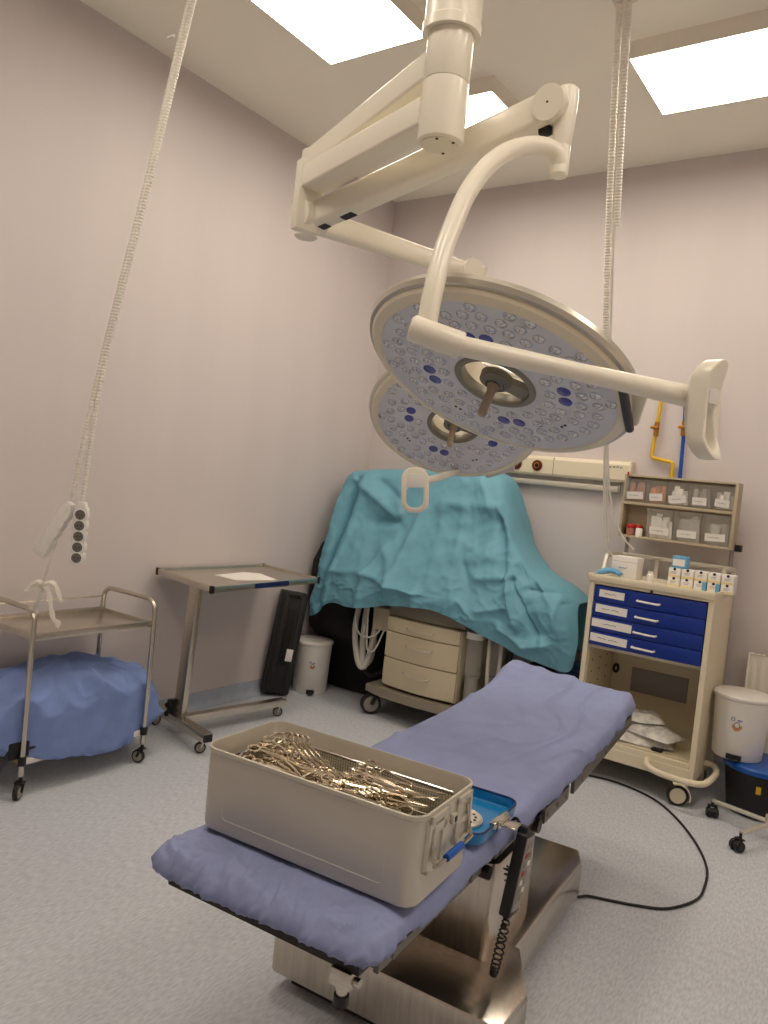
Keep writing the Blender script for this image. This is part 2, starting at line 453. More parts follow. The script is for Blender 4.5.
t.part('cover_plugs', bm, 'black', spring)
bm = NB()
tx, ty = -.878, 1.909
lathe(bm, [(0, 2.425), (.021, 2.425), (.0245, 2.43), (.0245, 2.50), (.0235, 2.502), (.0235, 2.504), (.0245, 2.506), (.028, 2.55), (.031, 2.63), (.029, 2.65), (.022, 2.656), (0, 2.658)], 28, Matrix.Translation((tx, ty, 0)))
t.part('end_tube', bm, 'cream')
ys = [(-.876, 1.909, 2.45), (-.883, 1.89, 2.48), (-.904, 1.852, 2.486), (-.923, 1.789, 2.463), (-.933, 1.707, 2.414), (-.942, 1.636, 2.351), (-.945, 1.568, 2.266), (-.942, 1.518, 2.179), (-.937, 1.476, 2.096), (-.93, 1.442, 1.997), (-.928, 1.428, 1.92)]
bm = NB(); tube(bm, sm(ys, 6), .0225, 20); t.part('yoke', bm, 'cream')
e0, e1 = V((-.952, 1.402, 1.919)), V((-.856, 1.467, 1.89))
bm = NB()
d = (e1 - e0).normalized()
tube(bm, [e0, e0 + d * .004, e1 - d * .004, e1], .03, 28, radii=[.025, .029, .030, .028]); cyl(bm, e0 - d * .0015, e0, .022, seg=24)
t.part('elbow', bm, 'cream')
b1 = V((-.473, 1.852, 1.848))
bm = NB(); tube(bm, [e1 - d * .01, e1, e1.lerp(b1, .5), b1], .022, 24, radii=[.0225, .0225, .0205, .0255]); t.part('lower_bar', bm, 'cream')
bigc, bign = V((-1, 1.913, 1.882)), V((-.065, -.439, -.896))
mxb, body = lamp_head(t, bigc, bign, .375,
    [(.2, 30, .1), (.157, 18, .3), (.246, 32, .0), (.288, 36, .09), (.320, 40, .03)], (-155, -66.5, 18.5, 112), .24, 3)
bm = NB()
q = mxb @ V((.385, .07, -.03)); b2 = e1.lerp(b1, .74)
box(bm, -.04, .012, -.075, .085, -.03, .022, .01, mxb @ Matrix.Rotation(.16, 4, 'Z') @ Matrix.Translation((.385, .03, -.035)))
t.part('rim_bracket', bm, 'cream_shell', body)
bm = NB(); j = mxb @ V((.385, -.01, -.02)); tube(bm, [j, e1.lerp(b1, .70)], .012, 14); t.part('rim_pivot', bm, 'black')
paddle(t, b1 + V((.03, .012, -.03)), (.06, 1, .05), (-.02, 0, 1), .115, .225, .042, .03)

# smaller lamp behind
zu = 2.661
du = V((-.898, .439, 0)).normalized()
K2 = V((-1.865, 2.135, 2.465)); E2 = V((-1.545, 2.64, 2.428))
t = Thing('surgical_lamp', 'smaller round surgical lamp hanging behind and below the larger one', 'surgical lamp', (K2.x, K2.y, zu))
a0 = V((CX, CY, zu + .012)); a1 = a0 + du * .86
bm = NB(); beam(bm, a0 + du * .05, a1, .085, .078, .01); t.part('extension_arm', bm, 'cream')
bm = NB(); lathe(bm, [(0, K2.z - .05), (.036, K2.z - .05), (.042, K2.z - .045), (.042, zu + .055), (.036, zu + .06), (0, zu + .06)], 32, Matrix.Translation((a1.x + du.x * .01, a1.y + du.y * .01, 0))); t.part('swivel_block', bm, 'cream')
sa = (E2 - K2).normalized(); side = sa.cross(V((0, 0, 1))).normalized()
bm = NB(); beam(bm, V((a1.x, a1.y, K2.z + .015)), E2, .07, .085, .02, w2=.055, h2=.06); spring = t.part('spring_arm', bm, 'cream')
bm = NB(); cyl(bm, E2 - side * .035, E2 + side * .04, .042, seg=30); t.part('joint_disc', bm, 'cream')
ex_, ey_ = E2.x + .035, E2.y + .035
bm = NB(); lathe(bm, [(0, 2.24), (.02, 2.24), (.0225, 2.245), (.024, 2.45), (0, 2.46)], 24, Matrix.Translation((ex_, ey_, 0))); t.part('end_tube', bm, 'cream')
bm = NB(); tube(bm, sm([(ex_, ey_, 2.3), (-1.44, 2.76, 2.3), (-1.33, 2.86, 2.2), (-1.285, 2.93, 2.0), (-1.30, 2.91, 1.86), (-1.335, 2.90, 1.80)], 6), .021, 16); t.part('yoke', bm, 'cream')
smc, smn = V((-1.569, 2.69, 1.832)), V((.239, -.548, -.801))
mxs, body = lamp_head(t, smc, smn, .34,
    [(.181, 26, .1), (.143, 15, .3), (.222, 28, .0), (.258, 32, .09), (.288, 34, .03)], (172, -106, -16, 74), .222, 5)
bm = NB(); box(bm, -.04, .012, -.07, .07, -.03, .02, .01, mxs @ Matrix.Rotation(-.9, 4, 'Z') @ Matrix.Translation((.35, 0, -.03))); t.part('rim_bracket', bm, 'silver', body)
bar = [V((-1.495, 2.375, 1.598)), V((-1.49, 2.46, 1.61))] + [mxs @ V((.338 * math.cos(math.radians(a)), .338 * math.sin(math.radians(a)), -.036)) for a in (278, 292, 306, 320, 334, 345)]
bm = NB(); tube(bm, sm(bar, 5), .014, 16); t.part('lower_bar', bm, 'cream')
paddle(t, (-1.508, 2.36, 1.560), (.82, .57, .09), (-.1, -.05, 1), .1, .165)

# ------------------------------------------------------------------ operating table (own axes: x across, y along)
TM = Matrix.Translation((-1.07, 1.2, 0)) @ Matrix.Rotation(.08, 4, 'Z')
t = Thing('operating_table', 'stainless operating table on a stepped steel pedestal', 'operating table', mx=TM)
TL = 2.27
def rise(y): return .055 * max(0, (y - 1.35) / .92) ** 1.6
def tp(name, bm, m, parent=None, **k): return t.part(name, bm, m, parent, local=True, **k)
bm = NB()
front = [(-.36, .62), (.375, .62), (.385, .80), (.29, 1.0), (-.27, 1.0), (-.36, .80)]
prism(bm, front, .045, .205, .016); base = tp('base', bm, 'steel_base')
bm = NB(); prism(bm, [(-.235, .9), (.275, .9), (.28, 1.71), (.24, 1.81), (-.2, 1.81), (-.24, 1.71)], .05, .2, .02); tp('rear_base', bm, 'steel_base', base)
bm = NB(); prism(bm, [(-.31, .66), (.33, .66), (.25, .98), (.235, 1.7), (-.2, 1.7), (-.22, .98)], .012, .05); tp('plinth', bm, 'black', base)
bm = NB(); prism(bm, rrect(.43, .36, .03, 4, .025, 1.03), .2, .50, .008); tp('pedestal', bm, 'steel_base')
bm = NB()
for i in range(4): prism(bm, rrect(.36 + .02 * (i % 2), .3 + .02 * (i % 2), .03, 4, 0, 1.02), .5 + i * .022, .522 + i * .022)
prism(bm, rrect(.3, .5, .03, 4, 0, 1.02), .588, .605); tp('column_bellows', bm, 'black')
bm = NB()
def slab(y0, y1, x, z0, z1, n=10):
    rings = []
    for i in range(n + 1):
        y = y0 + (y1 - y0) * i / n
        rings.append([V((px, y, pz + rise(y))) for px, pz in ((-x, z0), (x, z0), (x, z1), (-x, z1))])
    loft(bm, rings)
slab(.03, .62, .262, .60, .632); slab(.64, 1.32, .262, .60, .632); slab(1.34, TL - .03, .262, .60, .632); tp('tabletop_frame', bm, 'darkmetal')
bm = NB(); slab(.015, .625, .262, .632, .672); slab(.635, 1.33, .262, .632, .672); slab(1.335, TL - .02, .262, .632, .672); tp('mattress', bm, 'foam')
for s in (-1, 1):
    for y0, y1 in ((.06, .58), (.68, 1.0), (1.05, 1.30), (1.36, TL - .06)):
        xr, zr, hr = (.298, .600, .046) if y0 > 1 else (.283, .612, .022)
        bm = NB()
        beam(bm, (s * xr, y0, zr + rise(y0)), (s * xr, y1, zr + rise(y1)), .012, hr, .002)
        for f in (.12, .5, .88):
            y = y0 + (y1 - y0) * f; box(bm, min(s * .255, s * .292), max(s * .255, s * (xr - .006)), y - .015, y + .015, .605 + rise(y), .617 + rise(y)); cyl(bm, (s * (xr + .005), y, zr + rise(y)), (s * (xr + .009), y, zr + rise(y)), .009, seg=12)
        tp('side_rail', bm, 'rail_grey')
bm = NB()
box(bm, .20, .25, .02, .055, .565, .603, .005); cyl(bm, (.225, .035, .545), (.225, .035, .57), .012, seg=16); cyl(bm, (.205, .04, .58), (.262, .04, .58), .010, seg=14)
tp('clamp', bm, 'steel', label='steel accessory clamp under the near corner')
bm = NB(); cyl(bm, (.225, .035, .525), (.225, .035, .547), .016, seg=16); tp('clamp_knob', bm, 'black')
bm = NB(); cyl(bm, (.25, 1.02, .58), (.30, 1.02, .58), .022, seg=18); box(bm, .255, .285, .9, 1.12, .572, .602, .006); tp('hinge', bm, 'darkmetal')
bm = NB(); cyl(bm, (.25, .62, .59), (.3, .62, .59), .018, seg=16); tp('hinge', bm, 'darkmetal')
bm = NB(); cyl(bm, (.24, 1.33, .59), (.29, 1.33, .59), .026, seg=18); tp('hinge', bm, 'darkmetal')

# hand control hung on the rail with its coiled lead
cm = TM @ Matrix.Translation((.338, .735, .585)) @ Matrix.Rotation(-.18, 4, 'X') @ Matrix.Rotation(.06, 4, 'Y')
t2 = Thing('hand_control', 'black table hand control hanging from the side rail on a coiled lead', 'remote control', mx=cm)
bm = NB(); box(bm, -.016, .016, -.037, .037, -.135, .085, .006); hc = t2.part('casing', bm, 'black', local=True)
bm = NB(); box(bm, .014, .0185, -.032, .033, -.118, .078, .002); t2.part('keypad', bm, 'greyplastic', hc, local=True)
key = None
for i in range(7):
    for jx in (-1, 1):
        b_ = NB(); box(b_, .0185, .0215, jx * .014 - .009, jx * .014 + .009, .055 - i * .024 - .007, .055 - i * .024 + .007, .002)
        t2.part('key', b_, 'redkey' if (i in (1, 3) and jx < 0) else 'white' if (i + jx) % 3 == 0 else 'greykey', hc, local=True)
bm = NB(); box(bm, -.022, .004, -.012, .012, .07, .1, .003); tube(bm, sm([(-.02, 0, .095), (-.034, 0, .11), (-.045, 0, .098), (-.044, 0, .07)], 4), .005, 8); t2.part('hook', bm, 'black', local=True)
bm = NB()
path = sm([(0, 0, -.135), (-.004, -.002, -.2), (-.008, .01, -.285), (-.014, .05, -.318), (-.02, .09, -.27), (-.03, .10, -.15), (-.06, .095, -.05)], 40)
coil = []
for i, p in enumerate(path):
    a = i * .95; coil.append(p + V((math.cos(a) * .008, math.sin(a) * .008, 0)))
tube(bm, coil, .0028, 6); t2.part('coiled_lead', bm, 'black', local=True)

# blue fitted sheet over the table
def drape_sheet():
    W, L, d = .29, TL + .012, .055
    bm = NB()
    st = .0055
    nx = int((2 * W + 2 * d) / st); ny = int((L + 2 * d) / st)
    rows = []
    rc = .045
    for jy in range(ny + 1):
        b = -d + (L + 2 * d) * jy / ny; row = []
        for ix in range(nx + 1):
            a = -W - d + (2 * W + 2 * d) * ix / nx
            qx = abs(a) - (W - rc); qy = abs(b - L / 2) - (L / 2 - rc)
            sx = 1 if a > 0 else -1; sy = 1 if b > L / 2 else -1
            dx, dy = max(qx, 0), max(qy, 0); dist = math.hypot(dx, dy)
            e = min(dist - rc, d) if dist > 0 else -1
            z0 = .697 + rise(b)
            gather = max(0, 1 - max(0, b) / .125)          # the elasticated near end is gathered
            if e <= 0:
                z = z0
                if dist > 0: z -= .012 * (dist / rc) ** 3
                x, y = a, b
                edge = min(W - abs(a), min(b, L - b))
                # creases
                n1 = noise.noise(V((a * 5, b * 2.2, 3.1))); n2 = noise.noise(V((a * 13 + n1 * 2, b * 5, 7.7)))
                cr = (1 - abs(noise.noise(V((a * 6 + n1 * 1.5, b * 1.6, 11))) * 2.2)); cr = max(0, cr) ** 3
                amp = .3 + .7 * max(0, min(1, (b - .7) / .6))
                z += .005 * n1 * amp + .003 * n2 + .013 * cr * amp
                if gather > 0:
                    g = noise.noise(V((a * 34 + 1.5 * n1, b * 8, 5))) + .7 * noise.noise(V((a * 75 + 2 * n2, b * 14, 2)))
                    z += .003 * g * gather ** .7
                    w1_ = noise.noise(V((a * 9, b * 12, 33))); rg = 1 - abs(noise.noise(V((a * 24 + 2.2 * w1_ + b * 8, b * 6 + n2 + w1_, 15)))) * 4.5; rg2 = 1 - abs(noise.noise(V((a * 52 + 3 * w1_ - b * 14, b * 12 + 2 * n1, 19)))) * 4.0
                    z += (.014 * max(0, rg) ** 1.3 + .009 * max(0, rg2) ** 1.3 - .004) * gather ** .5
                hd = max(0, (b - (L - .34)) / .34)
                z += .042 * min(1, hd * 1.5) ** 2 * (.55 - .45 * a / W)
                z -= .02 * max(0, (b - (L - .07)) / .07) ** 2
            else:
                nxv, nyv = dx / dist * sx, dy / dist * sy
                bx, by = sx * (min(abs(a), W - rc) if dx > 0 else abs(a)) + nxv * rc * (1 if dx > 0 else 0), 0
                if dx > 0 and dy > 0:
                    bx = sx * (W - rc) + nxv * rc; by = L / 2 + sy * (L / 2 - rc) + nyv * rc
                elif dx > 0: bx, by = sx * W, b
                else: bx, by = a, L / 2 + sy * L / 2
                per = bx * 1.0 + by * 1.0
                wv = noise.noise(V((bx * 16, by * 16, 1.3))) ; wv2 = noise.noise(V((bx * 62, by * 62, 4.3))); wv3 = max(0, 1 - abs(noise.noise(V((bx * 30 + e * 14, by * 30, 9.3)))) * 4) ** 1.3
                near = max(0, 1 - by / .25)
                far = max(0, min(1, (by - .9) / .9))
                drop = e * (1 + (.15 * wv + .1 * wv3) * (1 - near) + (.02 * far if sx > 0 else .1) - .22 * near)
                out = .004 + .012 * math.sin(min(1, e / d) * PI * .8) + (.004 * wv + (.004 * wv2 + .010 * wv3) * near + .004 * wv * far + .003 * wv3 * far) * min(1, e / .03)
                if e > d * .8: out -= .006 * near
                x, y = bx + nxv * out, by + nyv * out
                hd = max(0, (by - (L - .34)) / .34)
                z = .697 + rise(by) - .012 - drop + .042 * min(1, hd * 1.5) ** 2 * (.55 - .45 * bx / W) - .02 * max(0, (by - (L - .07)) / .07) ** 2
            row.append(TM @ V((x, y, z)))
        rows.append(row)
    grid(bm, rows)
    o = single('fitted_sheet', bm, 'drape', 'blue fitted sheet covering the operating table top', 'sheet', TM @ V((0, 1.1, .69)), ang=3)
    md = o.modifiers.new('thickness', 'SOLIDIFY'); md.thickness = .0015; md.offset = -1
drape_sheet()

# ------------------------------------------------------------------ instrument container
KM = Matrix.Translation((-1.352, 1.296, .7055)) @ Matrix.Rotation(.085, 4, 'Z')
L_, W_, H_ = .592, .288, .199
t = Thing('sterilization_container', 'open satin aluminium instrument container on the near end of the table', 'instrument container', mx=KM)
def rr3(w, h, r, z): return [V((x, y, z)) for x, y in rrect(w, h, r, 6, L_ / 2, W_ / 2)]
bm = NB()
loft(bm, [rr3(L_ - .024, W_ - .024, .03, 0), rr3(L_ - .010, W_ - .010, .036, .005), rr3(L_ - .005, W_ - .005, .038, .016), rr3(L_ - .002, W_ - .002, .038, H_ - .012), rr3(L_ + .004, W_ + .004, .04, H_ - .009),
          rr3(L_ + .004, W_ + .004, .04, H_), rr3(L_ - .006, W_ - .006, .036, H_ + .001), rr3(L_ - .012, W_ - .012, .034, H_ - .006), rr3(L_ - .016, W_ - .016, .034, .02), rr3(L_ - .03, W_ - .03, .03, .006)])
t.part('tub', bm, 'alu', local=True)
bm = NB(); tube(bm, [V((x_, .0028, z_)) for x_, z_ in rrect(L_ - .15, .075, .012, 4, L_ / 2, .075)], .0012, 6, closed=True); t.part('pressed_panel', bm, 'alu', local=True)
# end fittings: latch plate and carrying handle on the right hand short end
bm = NB()
x = L_
def framed(y0, y1, z0, z1, cuts=()):
    box(bm, x - .004, x + .0035, y0, y1, z0, z1, .001)
    for a, b, c, d in ((y0, y0 + .010, z0, z1), (y1 - .010, y1, z0, z1), (y0, y1, z1 - .014, z1), (y0, y1, z0, z0 + .010)) + tuple(cuts): box(bm, x + .002, x + .0085, a, b, c, d, .0012)
framed(.035, .128, .072, H_ - .008, ((.045, .06, .08, H_ - .02), (.1, .118, .08, H_ - .02), (.05, .12, .15, .17)))
framed(.172, .252, .085, H_ - .008, ((.18, .245, .125, .14), (.182, .192, .09, .18)))
box(bm, x - .004, x + .003, .126, .174, .095, H_ - .008, .001)
box(bm, x + .003, x + .014, .140, .160, .145, .168, .003)
t.part('latch_plate', bm, 'alu_in', local=True)
bm = NB(); box(bm, x + .0135, x + .0152, .144, .156, .15, .163, .0006); t.part('latch_catch', bm, 'black', local=True)
bm = NB()
hp = [(x + .006, .05, .165), (x + .012, .045, .12), (x + .02, .045, .097), (x + .022, .06, .09), (x + .022, .22, .09), (x + .02, .234, .097), (x + .012, .234, .12), (x + .006, .23, .165)]
tube(bm, sm(hp, 4), .0042, 10); hd = t.part('carrying_handle', bm, 'chrome', local=True)
bm = NB(); cyl(bm, (x + .022, .1, .09), (x + .022, .18, .09), .0085, seg=16); t.part('grip', bm, 'blueplastic', hd, label='blue plastic grip', local=True)

# perforated basket inside
t = Thing('instrument_basket', 'perforated steel basket sitting inside the aluminium container', 'basket', mx=KM @ Matrix.Translation((0, 0, .012)))
bm = NB()
bx0, bx1, by0, by1, bz = .035, L_ - .035, .026, W_ - .026, .142
def mesh_wall(o, u, v, w, h, p=.0072):
    nu, nv = int(w / p), int(h / p)
    for i in range(nu + 1): 
        a = V(o) + V(u) * (w * i / nu); tube(bm, [a, a + V(v) * h], .0011, 4)
    for i in range(nv + 1):
        a = V(o) + V(v) * (h * i / nv); tube(bm, [a, a + V(u) * w], .0011, 4)
mesh_wall((bx0, by0, .006), (1, 0, 0), (0, 0, 1), bx1 - bx0, bz); mesh_wall((bx0, by1, .006), (1, 0, 0), (0, 0, 1), bx1 - bx0, bz)
mesh_wall((bx0, by0, .006), (0, 1, 0), (0, 0, 1), by1 - by0, bz); mesh_wall((bx1, by0, .006), (0, 1, 0), (0, 0, 1), by1 - by0, bz)
box(bm, bx0, bx1, by0, by1, .0, .005)
t.part('perforated_sides', bm, 'meshmetal', local=True, smooth=False)
bm = NB(); tube(bm, [V((x_, y_, bz + .008)) for x_, y_ in rrect(bx1 - bx0 + .004, by1 - by0 + .004, .02, 5, L_ / 2, W_ / 2)], .004, 8, closed=True); t.part('wire_rim', bm, 'chrome', local=True)
bm = NB(); tube(bm, sm([(bx0 + .004, .07, .1), (bx0 + .02, .07, .155), (bx0 + .02, .12, .155), (bx0 + .004, .12, .1)], 5), .003, 8); t.part('basket_handle', bm, 'chrome', local=True)

# instruments: one of each kind, halves as parts
def halfring(bm, s, z, L, ring_r, spread, jawL, curve=0.0, th=.0026):
    c = V((0, s * spread, z))
    tube(bm, [c + V((ring_r * 1.12 * math.cos(a), ring_r * math.sin(a), 0)) for a in [2 * PI * k / 18 for k in range(18)]], th, 6, closed=True)
    p = [c + V((ring_r * 1.1, -s * .003, 0)), V((L * .22, s * spread * .72, z)), V((L * .40, s * spread * .34, z)), V((L * .60, s * .0035, z)), V((L * .66, -s * .001, z * .6)), V((L * .78, -s * .003 + curve * .3, z * .3)), V((L, -s * .0012 + curve, z * .2))]
    pts = sm(p, 4); n = len(pts)
    rad = [th * (1.15 if .48 < i / n < .66 else 1.0 if i / n < .6 else max(.45, 1.1 - 1.6 * (i / n - .6))) for i in range(n)]
    tube(bm, pts, th, 6, radii=rad)
    tube(bm, [V((L * .2, s * spread * .72, z)), V((L * .2, -s * spread * .12, z))], th * .8, 5)
def ringed(name, label, cat, group, L, ring_r, spread, curve=0, mats=('instr', 'instr'), th=.0030):
    t = Thing(name, label, cat, (0, 0, 0), group)
    for s in (-1, 1):
        bm = NB(); halfring(bm, s, s * .0016, L, ring_r, spread, 0, curve, th)
        t.part('half', bm, mats[0], local=True)
    bm = NB(); cyl(bm, (L * .63, 0, -.0042), (L * .63, 0, .0042), .0048, seg=10); t.part('box_lock', bm, mats[0], local=True)
    return t.o
G1 = 'ring handled clamps heaped in the open container'
clampO = ringed('surgical_clamp', 'steel ring-handled clamp lying in the instrument heap', 'surgical clamp', G1, .175, .014, .025)
G2 = 'curved clamps heaped in the open container'
curvO = ringed('curved_clamp', 'long curved steel clamp lying in the instrument heap', 'surgical clamp', G2, .21, .0145, .026, .014)
G3 = 'surgical scissors heaped in the open container'
scisO = ringed('surgical_scissors', 'steel surgical scissors lying in the instrument heap', 'scissors', G3, .16, .015, .023, 0, th=.0034)
G4 = 'tissue forceps heaped in the open container'
t = Thing('tissue_forceps', 'flat steel tissue forceps lying in the instrument heap', 'forceps', (0, 0, 0), G4)
for s in (-1, 1):
    bm = NB()
    pts = sm([(0, 0, s * .0008), (.03, 0, s * .004), (.08, 0, s * .009), (.12, 0, s * .006), (.15, 0, s * .0015)], 4)
    rings = []
    for i, p in enumerate(pts):
        w = .0045 if i < 11 else .0045 - .0032 * (i - 11) / max(1, len(pts) - 12)
        rings.append([p + V((0, w, .0006)), p + V((0, -w, .0006)), p + V((0, -w, -.0006)), p + V((0, w, -.0006))])
    loft(bm, rings); t.part('tine', bm, 'instr', local=True, ang=.8)
forcO = t.o

def heap():
    r = random.Random(21)
    lst = []
    first = {}
    def put(o, x, y, z, rz, rx=0, ry=0):
        mx = KM @ Matrix.Translation((x, y, z)) @ Matrix.Rotation(rz, 4, 'Z') @ Matrix.Rotation(ry, 4, 'Y') @ Matrix.Rotation(rx, 4, 'X')
        if o.name not in first: first[o.name] = 1; o.matrix_world = mx; return o
        return dup(o, mx)
    inx0, inx1, iny0, iny1 = .05, L_ - .05, .045, W_ - .045
    for layer in range(7):
        z = .08 + layer * .0138
        for k in range(11):
            o = (clampO, curvO, clampO, scisO, clampO, forcO, curvO, clampO, clampO, scisO, curvO)[k]
            Lg = {clampO: .165, curvO: .205, scisO: .15, forcO: .15}[o]
            y = iny0 + (iny1 - iny0) * (k + .5 + r.uniform(-.4, .4)) / 11
            rz = r.gauss(0, .22)
            flip = r.random() < .15
            x = r.uniform(inx0, inx1 - Lg - .01)
            if layer > 3: x = (inx0 + .02 if r.random() < .42 else inx0 + .27) + r.uniform(-.03, .05)
            if flip: x += Lg; rz += PI
            dy = math.sin(rz) * Lg
            if y + dy > iny1 or y + dy < iny0: rz = -rz if not flip else PI - (rz - PI)
            dy = math.sin(rz) * Lg
            if y + dy > iny1: y = iny1 - dy
            if y + dy < iny0: y = iny0 - dy
            y = min(max(y, iny0), iny1)
            x = min(x, inx1 - (Lg if not flip else 0))
            mound = .012 * (1 - ((y - W_ / 2) / (W_ / 2)) ** 2)
            put(o, x, y, z + mound * layer / 6 + r.uniform(-.003, .003), rz, r.uniform(-.35, .35), r.uniform(-.06, .06))
    return put
put = heap()
# a bundle of clamps standing on edge, rings up, at the left and another at the right
for i in range(4):
    o = dup(clampO, KM @ Matrix.Translation((.125 + i * .012, .150 + i * .006, .188 - .001 * i)) @ Matrix.Rotation(-.14 + i * .05, 4, 'Z') @ Matrix.Rotation(.19, 4, 'Y') @ Matrix.Rotation(PI / 2 - .5, 4, 'X'),
            'steel clamp propped rings upward above the left of the instrument heap', 'clamps propped rings upward in the container')
for i in range(4):
    dup(clampO, KM @ Matrix.Translation((.425 + i * .005, .085 + i * .012, .168)) @ Matrix.Rotation(2.5 + i * .06, 4, 'Z') @ Matrix.Rotation(.10, 4, 'Y') @ Matrix.Rotation(.5, 4, 'X'),
        'steel clamp in the bundle fanned across the right of the heap', 'clamps fanned at the right of the heap')
t = Thing('stringer', 'upright steel stringer bar threaded through clamp rings at the heap right', 'instrument stringer', mx=KM @ Matrix.Translation((.44, .10, .11)))
bm = NB(); tube(bm, [(0, 0, 0), (-.005, .01, .074)], .003, 8); t.part('rod', bm, 'instr', local=True)
bm = NB(); tube(bm, [(.018, -.004, 0), (.012, .005, .07)], .003, 8); t.part('rod', bm, 'instr', local=True)
bm = NB()
pts = sm([(.10, .045, .150), (.14, .052, .172), (.19, .05, .178), (.235, .044, .165), (.26, .04, .148)], 6)
rings = []
for i, p in enumerate(pts):
    w = .004 + .009 * math.sin(PI * i / (len(pts) - 1))
    rings.append([KM @ (p + V((0, w * math.cos(a), .0035 * math.sin(a)))) for a in [2 * PI * q / 10 for q in range(10)]])
loft(bm, rings)
single('spoon_retractor', bm, 'instr', 'broad curved steel retractor blade arching over the heap near the front wall', 'retractor', KM @ V((.17, .05, .15)))

# container lid, inner side up, behind the container
LM = Matrix.Translation((-1.388, 1.655, .7035)) @ Matrix.Rotation(.092, 4, 'Z')
t = Thing('container_lid', 'blue container lid lying open side up behind the container', 'lid', mx=LM)
bm = NB()
loft(bm, [rr3(L_ - .02, W_ - .02, .034, 0), rr3(L_ - .004, W_ - .004, .038, .006), rr3(L_ + .004, W_ + .004, .04, .034), rr3(L_ - .004, W_ - .004, .037, .034), rr3(L_ - .012, W_ - .012, .036, .009), rr3(L_ - .03, W_ - .03, .03, .006)])
t.part('lid_shell', bm, 'lidblue', local=True)
bm = NB(); tube(bm, rr3(L_, W_, .04, .0345), .0032, 8, closed=True); t.part('gasket', bm, 'liddark', local=True, label='dark blue gasket rim')
bm = NB(); dm = Matrix.Translation((L_ - .105, W_ / 2 - .02, .007)); lathe(bm, [(.06, 0), (.06, .006), (.056, .01), (.05, .007), (.03, .009), (.012, .013), (0, .014)], 40, dm)
fl = t.part('filter_retainer', bm, 'alu_in', local=True, label='round metal filter retainer')
bm = NB()
for ring, num in ((.04, 14), (.024, 9)):
    for q in range(num):
        a = 2 * PI * q / num; cyl(bm, dm @ V((ring * math.cos(a), ring * math.sin(a), .007)), dm @ V((ring * math.cos(a), ring * math.sin(a), .0095)), .004, seg=8)
t.part('vent_holes', bm, 'darkmetal', fl, local=True)
bm = NB(); box(bm, L_ - .012, L_ + .006, W_ / 2 - .055, W_ / 2 + .045, .022, .038, .003); box(bm, L_ + .004, L_ + .012, W_ / 2 - .04, W_ / 2 + .03, .02, .040, .002)
lt = t.part('latch_bracket', bm, 'chrome', local=True)
bm = NB(); box(bm, L_ + .008, L_ + .052, W_ / 2 - .036, W_ / 2 + .012, .028, .0325, .0015); cyl(bm, (L_ + .01, W_ / 2 - .036, .032), (L_ + .01, W_ / 2 + .03, .032), .005, seg=10); t.part('latch', bm, 'chrome', lt, local=True)

# ------------------------------------------------------------------ casters (shared builder)
def caster(t, x, y, r=.04, w=.024, a=0.0, z_top=.1, wheel='rubber', hub='greyplastic', fork='chrome', twin=False, hood=None, parent=None):
    c, s = math.cos(a), math.sin(a); ax = V((-s, c, 0)); off = V((c, s, 0)) * r * .55
    p = V((x, y, r)) - off
    bm = NB()
    mx = zframe(ax, p)
    if twin: 
        for q in (-1, 1): lathe(bm, [(r * .55, q * w * .75 - w * .3), (r * .95, q * w * .75 - w * .35), (r, q * w * .75 - w * .2), (r, q * w * .75 + w * .2), (r * .95, q * w * .75 + w * .35), (r * .55, q * w * .75 + w * .3)], 24, mx)
    else: lathe(bm, [(r * .5, -w * .4), (r * .93, -w * .5), (r, -w * .3), (r, w * .3), (r * .93, w * .5), (r * .5, w * .4)], 28, mx)
    wh = t.part('caster', bm, wheel, parent)
    bm = NB(); e = w * 1.25 if twin else w * .55
    lathe(bm, [(0, -e), (r * .72, -e), (r * .76, -e * .8), (r * .76, e * .8), (r * .72, e), (0, e)], 24, mx); t.part('wheel_hub', bm, hub, wh)
    bm = NB()
    if hood:
        n = 10; rings = []
        for i in range(n + 1):
            th = -.35 + (PI * .75) * i / n
            rings.append([p + V((c, s, 0)) * (rr * math.cos(th)) * 1 + V((0, 0, 1)) * rr * math.sin(th) + ax * q for rr, q in ((r * 1.08, -w * .7), (r * 1.08, w * .7), (r * 1.2, w * .7), (r * 1.2, -w * .7))])
        loft(bm, rings)
        cyl(bm, (x, y, r * 1.9), (x, y, z_top), .014, seg=12)
    else:
        for q in (-1, 1):
            cpt = p + ax * q * w * .72
            tube(bm, [cpt, V((x, y, r * 2.1)) + ax * q * w * .72 - off * .2], r * .2, 6, sy=.5)
        obox(bm, (x - off.x * .2, y - off.y * .2, r * 2.15), (r * .9, w * 1.9, r * .18), a)
        cyl(bm, (x, y, r * 2.1), (x, y, z_top), r * .26, seg=12)
    t.part('fork', bm, hood or fork, wh)
    return wh

